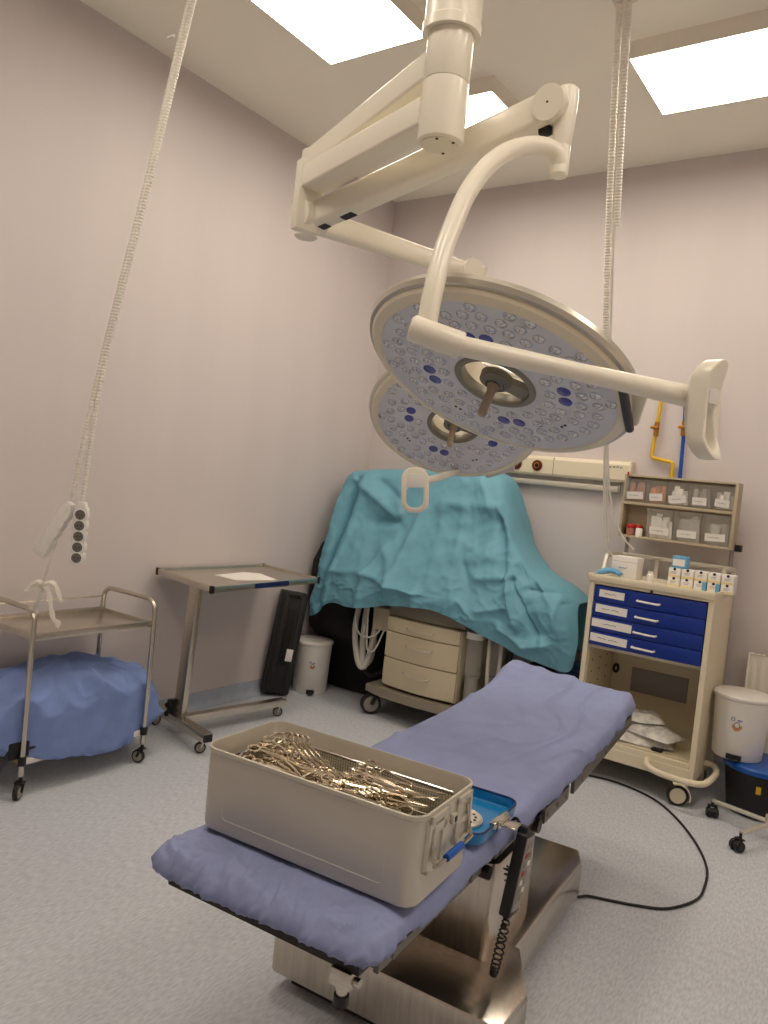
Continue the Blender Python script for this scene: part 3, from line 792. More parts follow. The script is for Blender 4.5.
# ------------------------------------------------------------------ two-shelf trolley at the left wall
X0, X1, Y0, Y1 = -3.60, -3.165, 1.945, 2.605
t = Thing('instrument_cart', 'two-shelf stainless cart with tubular hoop handles against the left wall', 'cart', ((X0 + X1) / 2, (Y0 + Y1) / 2, 0))
for y in (Y0, Y1):
    bm = NB()
    pts = [(X1, y, .10)] + [(X1, y, z) for z in (.4, .72)] + sm([(X1, y, .76), (X1 - .006, y, .815), (X1 - .045, y, .848), (X1 - .1, y, .852), (X0 + .1, y, .852), (X0 + .04, y, .846), (X0 + .006, y, .81), (X0, y, .76)], 4) + [(X0, y, .72), (X0, y, .4), (X0, y, .10)]
    tube(bm, pts, .0125, 14); t.part('hoop_frame', bm, 'steel')
bm = NB(); box(bm, X0 + .012, X1 - .005, Y0 + .012, Y1 - .012, .712, .728, .003)
for a, b, c, d in ((X0 + .008, X0 + .014, Y0, Y1), (X1 - .012, X1 - .004, Y0, Y1)): box(bm, a, b, c, d, .71, .745, .002)
for c in (Y0 + .008, Y1 - .014): box(bm, X0, X1, c, c + .006, .71, .742, .002)
t.part('top_shelf', bm, 'steel')
bm = NB(); tube(bm, [(X0, Y0, .80), (X0, Y1, .80)], .0045, 8); t.part('guard_rail', bm, 'steel')
bm = NB(); box(bm, X0 + .005, X1 - .008, Y0 + .012, Y1 - .005, .142, .172, .004); t.part('lower_shelf', bm, 'white')
bm = NB(); box(bm, X0 + .005, X1 - .006, Y0 + .002, Y0 + .012, .142, .172); t.part('shelf_edge', bm, 'tan', label='tan edge strip of the lower shelf')
bm = NB()
for y in (Y0, Y1): cyl(bm, (X1, y, .15), (X1, y, .19), .018, seg=14)
t.part('leg_collar', bm, 'black')
for x, y, a in ((X1, Y0, 2.2), (X1, Y1, .4), (X0, Y0, 2.0), (X0, Y1, 1.0)): caster(t, x, y, .034, .022, a, .11, 'rubber', 'greyplastic', 'darkmetal')
bm = NB(); box(bm, X0 + .06, X1 - .015, Y0 - .06, Y0 + .31, .173, .255, .01)
t2 = Thing('carry_case', 'flat black case on the cart lower shelf under the blue bundle', 'case', (X0 + .2, Y0 + .1, .173))
t2.part('shell', bm, 'black')
bm = NB(); tube(bm, [(X1 - .012, Y0 + .03, .215), (X1 - .006, Y0 + .1, .222), (X1 - .012, Y0 + .2, .215)], .006, 8); t2.part('latch', bm, 'rubber')

def bundle():
    bm = NB(); cx, cy = -3.375, 2.26; n, m = 200, 70; rows = []
    for i in range(m + 1):
        ph = PI * .5 * min(1.0, i / (m * .62)); row = []
        for k in range(n):
            a = 2 * PI * k / n; ca, sa_ = math.cos(a), math.sin(a)
            sxy = (abs(ca) ** 2.6 + abs(sa_) ** 2.6) ** (-1 / 2.6)
            pr = math.sin(ph) ** .8
            hgt = .275 - .015 * sa_
            z = .245 + hgt * (math.cos(ph) ** .9 if ph < PI / 2 - .01 else 0)
            rx, ry = .24, .50
            if i > m * .62:
                f = (i - m * .62) / (m * .38)
                hem = .085 + .05 * noise.noise(V((ca * 2.2, sa_ * 2.2, 2))) + .05 * sa_ + .05 * max(0, ca) * (1 - abs(sa_ + .1))
                hem = max(.012, min(hem, .135))
                z = .245 - f * hem
                pr *= 1 - .10 * f
            x = rx * sxy * ca * pr; y = ry * sxy * sa_ * pr
            # wrapping folds radiating towards the corner, loose crumples
            q = V((x * 5, y * 3.2, z * 5))
            w1 = noise.noise(q); w2 = noise.noise(q * 2.3 + V((3, 1, 7))); rid = max(0, 1 - abs(noise.noise(V((a * 1.8, z * 4 + x * 3, 9))) * 3)) ** 2
            rid2 = max(0, 1 - abs(noise.noise(V((y * 4 + z * 3, z * 5 - y * 2, x * 3 + 4))) * 3.2)) ** 1.5
            rid3 = max(0, 1 - abs(noise.noise(V((y * 9 - z * 7, z * 8 + y * 5, x * 5 + 14))) * 4)) ** 1.5
            dsp = .018 * w1 + .010 * w2 + .030 * rid * pr + .034 * rid2 * pr + .014 * rid3 * pr
            nrm = V((ca * pr, sa_ * pr * .6, max(.0, math.cos(ph)))).normalized() if pr > .01 else V((0, 0, 1))
            p = V((cx + x, cy + y, z)) + nrm * dsp
            p.z += .018 * math.sin((y + .2) * 5) * (1 - i / m)
            p.x = max(p.x, XL + .02); dpost = min(abs(p.y - Y0), abs(p.y - Y1)); p.x = min(p.x, -3.184 + (.045 * min(1, max(0, dpost - .03) / .1) if Y0 < p.y < Y1 else 0)); p.z = max(p.z, .176 if p.x < X1 - .012 and abs(p.y - 2.275) < .34 else .1)
            row.append(p)
        rows.append(row)
    grid(bm, rows, True)
    single('wrapped_bundle', bm, 'wrap', 'bulky equipment wrapped in crumpled blue non-woven sheet on the cart lower shelf', 'wrapped bundle', (cx, cy, .173), ang=3)
bundle()

# ------------------------------------------------------------------ overbed instrument table
t = Thing('mayo_table', 'stainless overbed instrument table on a single post by the left wall', 'instrument table', (-3.38, 3.05, 0))
zt = .925
A, B_, C_, D_ = V((-3.655, 3.005, zt)), V((-3.035, 2.86, zt)), V((-3.085, 3.80, zt)), V((-3.655, 3.90, zt))
bm = NB()
loft(bm, [[p + V((0, 0, -.014)) for p in (A, B_, C_, D_)], [p + V((0, 0, -.006)) for p in (A, B_, C_, D_)]])
t.part('tray', bm, 'steel', smooth=False)
bm = NB()
for p, q in ((A, B_), (B_, C_), (C_, D_), (D_, A)):
    beam(bm, p - V((0, 0, .012)), q - V((0, 0, .012)), .014, .036, .003)
t.part('tray_rim', bm, 'steel', ang=.5)
bm = NB(); e = (C_ - B_).normalized(); f = e.cross(V((0, 0, 1)))
beam(bm, B_.lerp(C_, .36) + f * .0075 - V((0, 0, .012)), B_.lerp(C_, .68) + f * .0075 - V((0, 0, .012)), .003, .028, .001); t.part('edge_label', bm, 'liddark', label='dark blue strip on the tray front edge')
bm = NB()
bm.free()
for p in (A, B_, C_, D_):
    bm = NB(); obox(bm, p - V((0, 0, .012)), (.022, .022, .042), -.1, .004); t.part('corner', bm, 'darkmetal')
bm = NB(); beam(bm, (-3.40, 3.045, .05), (-3.385, 3.07, .90), .075, .042, .006, up=(0, 1, 0)); t.part('post', bm, 'steel')
bm = NB(); obox(bm, (-3.33, 3.3, .893), (.42, .5, .02), -.12, .003); t.part('tray_support', bm, 'steel')
bm = NB(); beam(bm, (-3.62, 3.06, .095), (-3.03, 2.93, .095), .06, .05, .004); base = t.part('cross_foot', bm, 'steel')
bm = NB(); beam(bm, (-3.36, 3.02, .095), (-3.245, 3.775, .095), .055, .045, .004); t.part('long_foot', bm, 'steel')
bm = NB(); dd = V((.59, -.13, 0)).normalized(); obox(bm, V((-3.03, 2.93, .095)) + dd * .002, (.006, .05, .04), -.217); t.part('foot_plug', bm, 'black', base)
for x, y, a in ((-3.585, 3.05, 1.4), (-3.075, 2.945, 1.0), (-3.25, 3.755, .7)): caster(t, x, y, .031, .02, a, .075, 'rubber', 'greyplastic', 'chrome')
bm = NB()
for z in (.115, .165):
    cyl(bm, (-3.46, 3.015, z), (-3.44, 2.985, z), .016, seg=16)
obox(bm, (-3.45, 3.02, .14), (.03, .04, .1), -.2, .004)
t.part('height_knob', bm, 'black')
bm = NB(); P4 = [(-3.40, 3.22), (-3.21, 3.20), (-3.13, 3.47), (-3.36, 3.56), (-3.44, 3.5)]
loft(bm, [[V((x, y, zt - .0055)) for x, y in P4], [V((x, y, zt - .003 + .002 * (i % 2))) for i, (x, y) in enumerate(P4)]])
single('paper_sheet', bm, 'paper', 'white paper sheet lying on the overbed table tray', 'paper', (-3.3, 3.4, zt - .006), smooth=False)

# ------------------------------------------------------------------ hanging socket strips, left
hook = V((-2.575, 2.09, H)); sA = V((-2.962, 1.945, 1.35)); sB = V((-2.93, 1.975, 1.36))
def corrugated(bm, pts, r, pitch=.013, seg=10):
    P = [V(p) for p in pts]; acc = 0; out = []; rad = []
    for a, b in zip(P[:-1], P[1:]):
        n = max(1, int((b - a).length / (pitch / 2)))
        for i in range(n): out.append(a.lerp(b, i / n))
    for i in range(len(out)): rad.append(r * (1.0 if i % 2 else .78))
    tube(bm, out, r, seg, radii=rad)
t = Thing('hanging_sockets', 'two white socket strips hanging from the ceiling on corrugated conduit at the left', 'socket strip', hook)
bm = NB(); lathe(bm, [(0, H - .05), (.03, H - .05), (.05, H - .03), (.055, H)], 24, Matrix.Translation((hook.x, hook.y, 0))); t.part('ceiling_mount', bm, 'white')
bm = NB()
corrugated(bm, sm([hook - V((0, 0, .04)), (-2.622, 2.06, 3.5), (-2.735, 2.015, 2.75), (-2.86, 1.965, 2.0), (-2.918, 1.945, 1.6), sA + V((0, 0, .01))], 8), .0115); t.part('conduit', bm, 'corr')
bm = NB()
corrugated(bm, sm([hook - V((-.012, 0, .04)), (-2.606, 2.07, 3.5), (-2.72, 2.02, 2.75), (-2.845, 1.97, 2.0), (-2.895, 1.965, 1.6), sB + V((0, 0, .0))], 8), .0115); t.part('conduit', bm, 'corr')
bm = NB(); tube(bm, [(-2.655, 2.015, 3.27), (-2.70, 2.02, 3.275)], .006, 8); t.part('cable_tie', bm, 'white')
def socket_strip(o, down, out, label):
    down, out = V(down).normalized(), V(out).normalized(); out = (out - down * out.dot(down)).normalized(); s = down.cross(out)
    mx = Matrix(((s.x, down.x, out.x, o[0]), (s.y, down.y, out.y, o[1]), (s.z, down.z, out.z, o[2]), (0, 0, 0, 1)))
    bm = NB(); poly = []
    N = 5; pit = .0465
    prof = []
    for i in range(N):
        for k in range(9):
            a = -PI / 2 + PI * k / 8
            y = .055 + i * pit + math.sin(a) * .0235
            prof.append((.024 + .006 * math.cos(a), y))
    left = [(-x, y) for x, y in prof[::-1]]
    poly = [(-.014, 0), (.014, 0), (.02, .02)] + prof + left + [(-.02, .02)]
    prism(bm, poly, -.02, .018, .004, mx); b = t.part('strip_body', bm, 'white')
    for i in range(N):
        m2 = mx @ Matrix.Translation((0, .055 + i * pit, .018))
        bm = NB(); lathe(bm, [(.0255, -.001), (.0255, .003), (.0225, .004), (.021, -.0)], 28, m2); sk = t.part('socket', bm, 'white', b)
        bm = NB(); lathe(bm, [(0, .0008), (.0215, .0008), (.0215, -.001)], 24, m2); t.part('socket_well', bm, 'socketgrey', b)
        bm = NB()
        for q in (-1, 1): cyl(bm, m2 @ V((q * .0075, 0, .0005)), m2 @ V((q * .0075, 0, .002)), .003, seg=8)
        cyl(bm, m2 @ V((0, .01, .0005)), m2 @ V((0, .01, .004)), .0025, seg=8); t.part('contact', bm, 'black', b)
socket_strip(sB, (-.02, .01, -1), (.62, -.75, .1), '')
socket_strip(sA, (-.46, -.26, -1), (-.35, .9, .1), '')

# gauze strap tying the sockets to the cart hoop
bm = NB()
def ribbon(pts, w, nrm=(.7, -.7, 0), tw=0):
    P = sm(pts, 6); rings = []
    for i, p in enumerate(P):
        d = (P[min(i + 1, len(P) - 1)] - P[max(i - 1, 0)]).normalized()
        s = d.cross(V(nrm)).normalized() * w * (1 + .2 * math.sin(i * .9))
        k = V(nrm).normalized() * .0025
        rings.append([p + s + k, p - s + k, p - s - k, p + s - k])
    loft(bm, rings)
knot = V((-3.085, 1.925, .985))
ribbon([(-2.955, 1.925, 1.325), (-3.01, 1.925, 1.2), (-3.06, 1.925, 1.06), knot], .007)
ribbon([knot, (-3.12, 1.93, .9), (-3.165, 1.94, .862), (-3.18, 1.945, .845), (-3.175, 1.965, .83)], .010)
ribbon([knot, (-3.11, 1.91, .992), (-3.15, 1.90, .965), (-3.165, 1.895, .945), (-3.14, 1.9, .955), knot], .009, (.3, -.6, .7))
ribbon([knot, (-3.06, 1.94, .995), (-3.035, 1.95, .985), (-3.012, 1.962, .935), (-3.006, 1.966, .915)], .008, (.3, -.6, .7))
ribbon([knot, (-3.058, 1.935, .95), (-3.042, 1.942, .89), (-3.03, 1.95, .84), (-3.005, 1.962, .82), (-3.012, 1.958, .805)], .009)
obox(bm, knot, (.022, .02, .022), .4, .007)
single('gauze_tie', bm, 'gauze', 'white gauze ribbon tied in a bow to the left cart hoop', 'ribbon', tuple(knot))

# ------------------------------------------------------------------ hanging hose, right
hk = V((-1.31, 3.33, H))
t = Thing('hanging_hose', 'pale corrugated hose and cables hanging from the ceiling behind the large lamp', 'hose', hk)
bm = NB(); box(bm, hk.x - .05, hk.x + .05, hk.y - .03, hk.y + .03, H - .012, H, .002); cyl(bm, hk - V((0, 0, .06)), hk, .012, seg=12); t.part('ceiling_plate', bm, 'housing')
p0 = [hk - V((0, 0, .02)), (-1.322, 3.42, 3.42), (-1.355, 3.62, 2.9), (-1.40, 3.9, 2.3), (-1.46, 4.25, 1.7), (-1.50, 4.50, 1.36)]
bm = NB(); corrugated(bm, [p + V((-.02, 0, 0)) for p in sm(p0[:4], 8)], .017); t.part('conduit', bm, 'corr')
bm = NB(); corrugated(bm, [p + V((.018, .006, 0)) for p in sm(p0, 8)[:17]], .017); t.part('conduit', bm, 'corr')
bm = NB(); tube(bm, [p + V((.006, 0, 0)) for p in sm(p0, 6)], .006, 8); t.part('cable', bm, 'corr')
bm = NB(); tube(bm, [p + V((-.010, 0, 0)) for p in sm(p0[3:] + [(-1.49, 4.62, 1.28)], 6)], .008, 8); t.part('cable', bm, 'corr')
bm = NB(); tube(bm, sm([(-1.42, 4.0, 2.1), (-1.45, 4.3, 1.65), (-1.44, 4.55, 1.42), (-1.40, 4.7, 1.33)], 8), .005, 8); t.part('cable', bm, 'corr')

# ------------------------------------------------------------------ back wall: media trunking, rail, pipes
t = Thing('wall_trunking', 'long cream media trunking with round gas outlets on the back wall', 'wall trunking', (-2.3, YB, 1.8))
TX0, TX1 = -3.0, -1.57
bm = NB(); prism(bm, [(0, 1.735), (.055, 1.735), (.062, 1.75), (.062, 1.845), (.05, 1.868), (0, 1.868)], 0, TX1 - TX0, .0, Matrix(((0, 0, 1, TX0), (-1, 0, 0, YB), (0, 1, 0, 0), (0, 0, 0, 1)))); t.part('cover', bm, 'beige', ang=.3)
bm = NB(); box(bm, TX1 - .004, TX1 + .012, YB - .066, YB, 1.73, 1.872, .004); t.part('end_cap', bm, 'beige')
for xx in (-2.36, -2.205, -2.515):
    mx = zframe((0, -1, 0), (xx, YB - .062, 1.80))
    bm = NB(); lathe(bm, [(.037, 0), (.037, .008), (.03, .012), (.027, .006), (0, .006)], 32, mx); g = t.part('gas_outlet', bm, 'darkred', label='dark red round gas outlet')
    bm = NB(); lathe(bm, [(.02, .007), (.02, .015), (.014, .016), (.012, .008)], 24, mx); t.part('outlet_ring', bm, 'gold', g)
    bm = NB(); lathe(bm, [(.012, .008), (.0, .01)], 16, mx); t.part('outlet_core', bm, 'black', g)
bm = NB(); box(bm, -2.09, -2.086, YB - .0635, YB - .05, 1.74, 1.862); t.part('panel_joint', bm, 'greyplastic')
bm = NB()
box(bm, -1.735, -1.722, YB - .064, YB - .06, 1.823, 1.833)
for i in range(4): 
    x_ = -1.70 + i * .024; box(bm, x_, x_ + .003, YB - .064, YB - .06, 1.823, 1.833); box(bm, x_ + .009, x_ + .012, YB - .064, YB - .06, 1.823, 1.833); box(bm, x_, x_ + .012, YB - .064, YB - .06, 1.823 + .004 * (i % 3), 1.826 + .004 * (i % 3))
t.part('printed_mark', bm, 'ink')
t = Thing('equipment_rail', 'narrow grey metal rail on the wall under the cream trunking', 'wall rail', (-2.3, YB, 1.68))
bm = NB(); box(bm, TX0, -1.63, YB - .045, YB - .035, 1.668, 1.702, .002); t.part('bar', bm, 'alu_in')
bm = NB()
for x_ in (-2.9, -2.3, -1.75): box(bm, x_ - .015, x_ + .015, YB - .036, YB, 1.675, 1.695)
box(bm, -1.636, -1.62, YB - .05, YB - .03, 1.66, 1.71, .002); t.part('bracket', bm, 'greyplastic')

def pipe(name, label, pts, m, valve):
    t = Thing(name, label, 'pipe', pts[-1])
    bm = NB(); tube(bm, pts, .0115, 12); t.part('tube', bm, m)
    v = V(valve); bm = NB(); cyl(bm, v + V((0, 0, -.045)), v + V((0, 0, .045)), .016, seg=12); cyl(bm, v + V((0, -.0, 0)), v + V((0, -.045, 0)), .011, seg=12); obox(bm, v + V((0, -.048, .005)), (.05, .012, .018), 0, .004); t.part('valve', bm, 'brass', label='brass valve')
yp = YB - .03
pipe('gas_pipe', 'yellow gas pipe with a right-angle jog down the back wall', [(-1.425, YB + .01, 2.352), (-1.425, yp + .012, 2.352), (-1.425, yp, 2.34), (-1.43, yp, 2.25), (-1.447, yp, 1.93), (-1.447, yp, 1.915), (-1.435, yp, 1.905), (-1.325, yp, 1.888), (-1.315, yp, 1.88), (-1.312, yp, 1.87), (-1.308, yp, 1.70)], 'yellow', (-1.437, yp - .003, 2.09))
pipe('gas_pipe', 'straight blue gas pipe down the back wall beside the yellow one', [(-1.285, YB + .01, 2.352), (-1.285, yp + .012, 2.352), (-1.285, yp, 2.34), (-1.268, yp, 2.1), (-1.258, yp, 1.70)], 'bluepaint', (-1.27, yp - .003, 2.1))
pipe('gas_pipe', 'short brown pipe with valve mostly hidden behind the white lamp handle', [(-1.12, YB + .01, 2.312), (-1.12, yp + .012, 2.312), (-1.12, yp, 2.30), (-1.118, yp, 2.1), (-1.118, yp, 2.02)], 'brass', (-1.119, yp - .003, 2.13))

# ------------------------------------------------------------------ radiator
t = Thing('radiator', 'white ribbed panel radiator on the back wall beside the trolley', 'radiator', (-.3, YB - .08, .2))
bm = NB(); box(bm, -.735, .3, YB - .10, YB - .095, .22, .80)
for i in range(20):
    x_ = -.715 + i * .05; box(bm, x_, x_ + .028, YB - .106, YB - .099, .25, .775, .003)
box(bm, -.735, .3, YB - .045, YB - .04, .22, .80); t.part('front_panel', bm, 'radiator')
bm = NB(); box(bm, -.74, -.732, YB - .107, YB - .035, .215, .805, .002); t.part('side_cover', bm, 'radiator')
bm = NB()
for i in range(34): box(bm, -.73 + i * .03, -.712 + i * .03, YB - .1, YB - .042, .797, .803)
t.part('top_grille', bm, 'radiator')

# ------------------------------------------------------------------ draped anaesthesia machine
t = Thing('anaesthesia_machine', 'cream wheeled machine with three drawers under the teal sheet', 'medical machine', (-2.6, 4.6, 0))
FX0, FX1, FY = -2.845, -2.285, 4.285
def bowed(x0, x1, y, yb, bow, z0, z1, bev=.006, n=10):
    poly = [(x0 + (x1 - x0) * i / n, y - bow * (1 - (2 * i / n - 1) ** 2)) for i in range(n + 1)] + [(x1, yb), (x0, yb)]
    bm = NB(); prism(bm, poly, z0, z1, bev); return bm
t.part('cabinet', bowed(FX0, FX1, FY + .02, 4.86, .03, .225, .69), 'machine')
for z0, z1, nm in ((.60, .688, 0), (.425, .592, 1), (.235, .417, 2)):
    dr = t.part('drawer', bowed(FX0 + .003, FX1 - .003, FY, FY + .05, .03, z0, z1, .005), 'machine')
    bm = NB(); zc = (z0 + z1) / 2 + (.0 if nm == 0 else .02)
    xc = (FX0 + FX1) / 2
    tube(bm, sm([(xc - .1, FY - .025, zc), (xc - .085, FY - .05, zc - .006), (xc, FY - .056, zc - .010), (xc + .085, FY - .05, zc - .006), (xc + .1, FY - .025, zc)], 5), .0055, 8); t.part('handle', bm, 'alu_in', dr)
t.part('worktop', bowed(FX0 - .01, FX1 + .01, FY + .03, 4.88, .03, .70, .82, .008), 'machine_grey')
t.part('wheel_base', bowed(-2.955, -2.20, FY - .02, 4.9, .05, .155, .212, .012), 'machine_grey')
bm = NB(); box(bm, -2.80, -2.3, 4.62, 4.9, .82, 1.42, .01); t.part('monitor_tower', bm, 'machine_grey')
bm = NB(); box(bm, -2.86, -2.845, 4.34, 4.42, .2, .22); tube(bm, [(-2.92, 4.62, .2), (-2.92, 4.62, 1.1)], .02, 12); t.part('side_pole', bm, 'greyplastic')
for x, y, a in ((-2.90, 4.33, .85), (-2.27, 4.33, .85), (-2.92, 4.85, .9), (-2.24, 4.85, .4)): caster(t, x, y, .07, .045, a, .16, 'rubber', 'greyplastic', 'rubber', twin=False)
bm = NB(); box(bm, -3.02, -2.88, 4.36, 4.5, .56, .72, .012); t.part('absorber', bm, 'beige_in')
def hoses(lst, r, nm, m):
    for pts in lst:
        bm = NB(); tube(bm, sm(pts, 8), r, 10); t.part(nm, bm, m)
hoses([[(-3.16, 4.4, .78), (-3.16, 4.36, .55), (-3.11, 4.34, .36), (-3.06, 4.34, .285), (-3.03, 4.37, .35), (-3.02, 4.4, .55), (-3.03, 4.45, .8)],
       [(-3.10, 4.4, .78), (-3.085, 4.36, .5), (-3.06, 4.35, .31), (-3.04, 4.36, .30), (-3.035, 4.42, .4), (-3.06, 4.45, .8)]], .021, 'breathing_hose', 'hosegrey')
hoses([[(-3.13, 4.33, .78), (-3.12, 4.30, .6), (-3.05, 4.29, .51), (-2.95, 4.30, .53), (-2.92, 4.34, .60)],
       [(-3.04, 4.32, .78), (-3.01, 4.30, .5), (-2.99, 4.30, .42), (-2.94, 4.31, .44), (-2.90, 4.34, .58)]], .006, 'thin_tube', 'hosegrey')
hoses([[(-3.2, 4.55, .7), (-3.22, 4.5, .4), (-3.1, 4.5, .2), (-2.95, 4.6, .3)], [(-2.0, 4.5, .75), (-2.02, 4.45, .5), (-1.98, 4.45, .3), (-1.9, 4.5, .5)]], .02, 'dark_hose', 'rubber')
hoses([[(-2.12, 4.37, .72), (-2.1, 4.33, .55), (-2.1, 4.35, .35), (-2.12, 4.4, .2)], [(-2.05, 4.38, .7), (-2.03, 4.35, .5), (-2.07, 4.38, .25)]], .012, 'suction_tube', 'hosegrey')
for xx, yy in ((-2.215, 4.36), (-2.12, 4.48)):
    bm = NB(); lathe(bm, [(0, .41), (.046, .41), (.052, .42), (.056, .66), (.05, .66), (.047, .43), (0, .42)], 28, Matrix.Translation((xx, yy, 0))); cn = t.part('suction_jar', bm, 'clear', label='clear plastic suction jar')
    bm = NB(); lathe(bm, [(0, .70), (.05, .70), (.062, .695), (.062, .655), (.05, .65)], 28, Matrix.Translation((xx, yy, 0))); t.part('jar_lid', bm, 'white', cn)
    bm = NB(); lathe(bm, [(0, .22), (.04, .22), (.044, .23), (.044, .41), (0, .412)], 24, Matrix.Translation((xx, yy, 0))); t.part('jar_holder', bm, 'greyplastic', cn)
bm = NB(); box(bm, -2.0, -1.75, 4.5, 4.9, .0, .5, .02); t.part('gap_block', bm, 'blackcloth')  # plain black block filling the dark gap under the right of the drape
bm = NB(); box(bm, -1.75, -1.60, 4.55, 4.9, .25, .55, .02); t.part('pump_unit', bm, 'liddark')

def teal_drape():
    # columns across: back-low, back-ridge, ridge, upper front, ledge, below ledge, hem
    C = [
     [(-3.60, 4.93, .80), (-3.61, 4.90, 1.35), (-3.60, 4.72, 1.50), (-3.62, 4.60, 1.20), (-3.61, 4.50, .92), (-3.58, 4.40, .72), (-3.545, 4.33, .555)],
     [(-3.55, 4.95, .80), (-3.54, 4.92, 1.50), (-3.53, 4.60, 1.605), (-3.52, 4.46, 1.25), (-3.50, 4.36, .95), (-3.47, 4.31, .77), (-3.45, 4.30, .60)],
     [(-3.40, 4.96, .9), (-3.40, 4.93, 1.55), (-3.38, 4.60, 1.635), (-3.38, 4.48, 1.30), (-3.36, 4.33, .93), (-3.34, 4.29, .80), (-3.335, 4.28, .69)],
     [(-3.1, 4.96, .9), (-3.1, 4.93, 1.58), (-3.1, 4.62, 1.655), (-3.1, 4.50, 1.30), (-3.10, 4.28, .90), (-3.09, 4.24, .80), (-3.09, 4.235, .705)],
     [(-2.8, 4.96, .9), (-2.8, 4.93, 1.62), (-2.8, 4.64, 1.69), (-2.79, 4.50, 1.32), (-2.77, 4.27, .93), (-2.76, 4.23, .85), (-2.76, 4.225, .775)],
     [(-2.5, 4.96, .9), (-2.5, 4.93, 1.63), (-2.5, 4.62, 1.70), (-2.48, 4.47, 1.32), (-2.47, 4.27, .95), (-2.46, 4.225, .87), (-2.45, 4.22, .80)],
     [(-2.32, 4.96, .9), (-2.31, 4.93, 1.60), (-2.30, 4.62, 1.665), (-2.27, 4.44, 1.30), (-2.24, 4.28, .98), (-2.23, 4.24, .86), (-2.23, 4.235, .745)],
     [(-2.08, 4.96, .8), (-2.20, 4.93, 1.42), (-2.18, 4.60, 1.50), (-2.12, 4.40, 1.24), (-2.06, 4.28, .98), (-2.05, 4.25, .82), (-2.04, 4.25, .685)],
     [(-1.97, 4.96, .7), (-2.11, 4.92, 1.22), (-2.07, 4.55, 1.29), (-1.99, 4.36, 1.12), (-1.90, 4.28, .93), (-1.88, 4.26, .78), (-1.87, 4.27, .635)],
     [(-1.82, 4.96, .6), (-1.95, 4.92, 1.06), (-1.91, 4.5, 1.13), (-1.82, 4.36, 1.02), (-1.74, 4.29, .88), (-1.72, 4.28, .74), (-1.71, 4.30, .60)],
     [(-1.70, 4.96, .6), (-1.76, 4.92, .98), (-1.73, 4.5, 1.04), (-1.67, 4.37, .96), (-1.62, 4.32, .83), (-1.60, 4.31, .70), (-1.60, 4.33, .585)],
     [(-1.64, 4.97, .6), (-1.66, 4.93, .9), (-1.64, 4.56, .96), (-1.60, 4.45, .88), (-1.57, 4.40, .78), (-1.565, 4.38, .68), (-1.585, 4.40, .60)],
    ]
    nc = len(C); K = 22
    rows_c = [sm(c, K) for c in C]               # along each column
    m = len(rows_c[0]); rows = []
    for j in range(m):
        rows.append(sm([rows_c[i][j] for i in range(nc)], 18))
    nn = len(rows[0])
    out = []
    CR = [
        (-3.387, 1.579, -3.472, 0.662, -0.055, 0.022, 0.018),
        (-3.317, 1.569, -3.384, 0.679, 0.02, 0.02, 0.1),
        (-3.504, 1.446, -3.587, 0.617, 0.02, 0.05, 0.02),
        (-3.43, 1.58, -2.992, 1.335, 0.028, 0.06, 0.022),
        (-3.175, 1.285, -2.957, 1.324, -0.028, 0.03, 0.03),
        (-3.223, 1.583, -2.991, 1.462, -0.02, 0.03, 0.03),
        (-3.033, 1.526, -2.959, 1.338, 0.018, 0.03, 0.03),
        (-2.805, 1.395, -2.845, 0.94, 0.03, 0.07, 0.03),
        (-3.0, 1.124, -3.076, 0.919, 0.028, 0.05, 0.02),
        (-2.984, 1.127, -2.806, 0.9, 0.02, 0.03, 0.03),
        (-3.363, 0.912, -3.076, 0.949, 0.02, 0.03, 0.03),
        (-3.062, 0.951, -2.813, 0.889, 0.026, 0.03, 0.02),
        (-2.8, 0.892, -2.609, 0.878, 0.024, 0.03, 0.02),
        (-3.053, 0.939, -3.073, 0.695, 0.022, 0.05, 0.02),
        (-2.603, 0.879, -2.592, 0.79, 0.02, 0.02, 0.05),
        (-2.643, 1.492, -2.555, 0.972, 0.014, 0.08, 0.04),
        (-2.481, 1.475, -2.415, 1.125, 0.018, 0.05, 0.06),
        (-2.371, 1.133, -2.267, 0.99, -0.015, 0.03, 0.03),
        (-2.666, 1.474, -2.253, 1.49, 0.018, 0.03, 0.05),
        (-2.411, 1.668, -2.278, 1.489, 0.026, 0.03, 0.04),
        (-2.213, 1.492, -1.975, 1.175, 0.034, 0.05, 0.03),
        (-1.935, 1.183, -1.777, 1.002, 0.026, 0.04, 0.03),
        (-2.186, 1.411, -2.039, 1.053, -0.035, 0.03, 0.03),
        (-1.993, 1.065, -1.769, 0.778, -0.04, 0.03, 0.025),
        (-2.223, 1.041, -2.04, 1.07, 0.024, 0.03, 0.03),
        (-2.031, 1.072, -1.913, 0.812, 0.032, 0.03, 0.02),
        (-1.968, 1.046, -1.716, 0.72, 0.022, 0.02, 0.04),
        (-2.003, 0.771, -1.829, 0.691, 0.026, 0.03, 0.02),
        (-1.829, 0.691, -1.706, 0.723, 0.026, 0.03, 0.02),
        (-2.157, 0.842, -1.993, 0.896, 0.018, 0.03, 0.03),
        (-1.875, 1.016, -1.71, 1.025, -0.022, 0.03, 0.03),
        (-1.689, 1.053, -1.689, 0.845, 0.022, 0.03, 0.03),
        (-1.674, 0.965, -1.615, 0.987, -0.018, 0.015, 0.015),
        (-2.07, 1.484, -1.978, 1.235, -0.028, 0.02, 0.03),
        (-2.238, 1.572, -2.093, 1.483, 0.018, 0.03, 0.03),
        (-2.299, 0.892, -2.18, 0.789, 0.015, 0.03, 0.03),
    ]
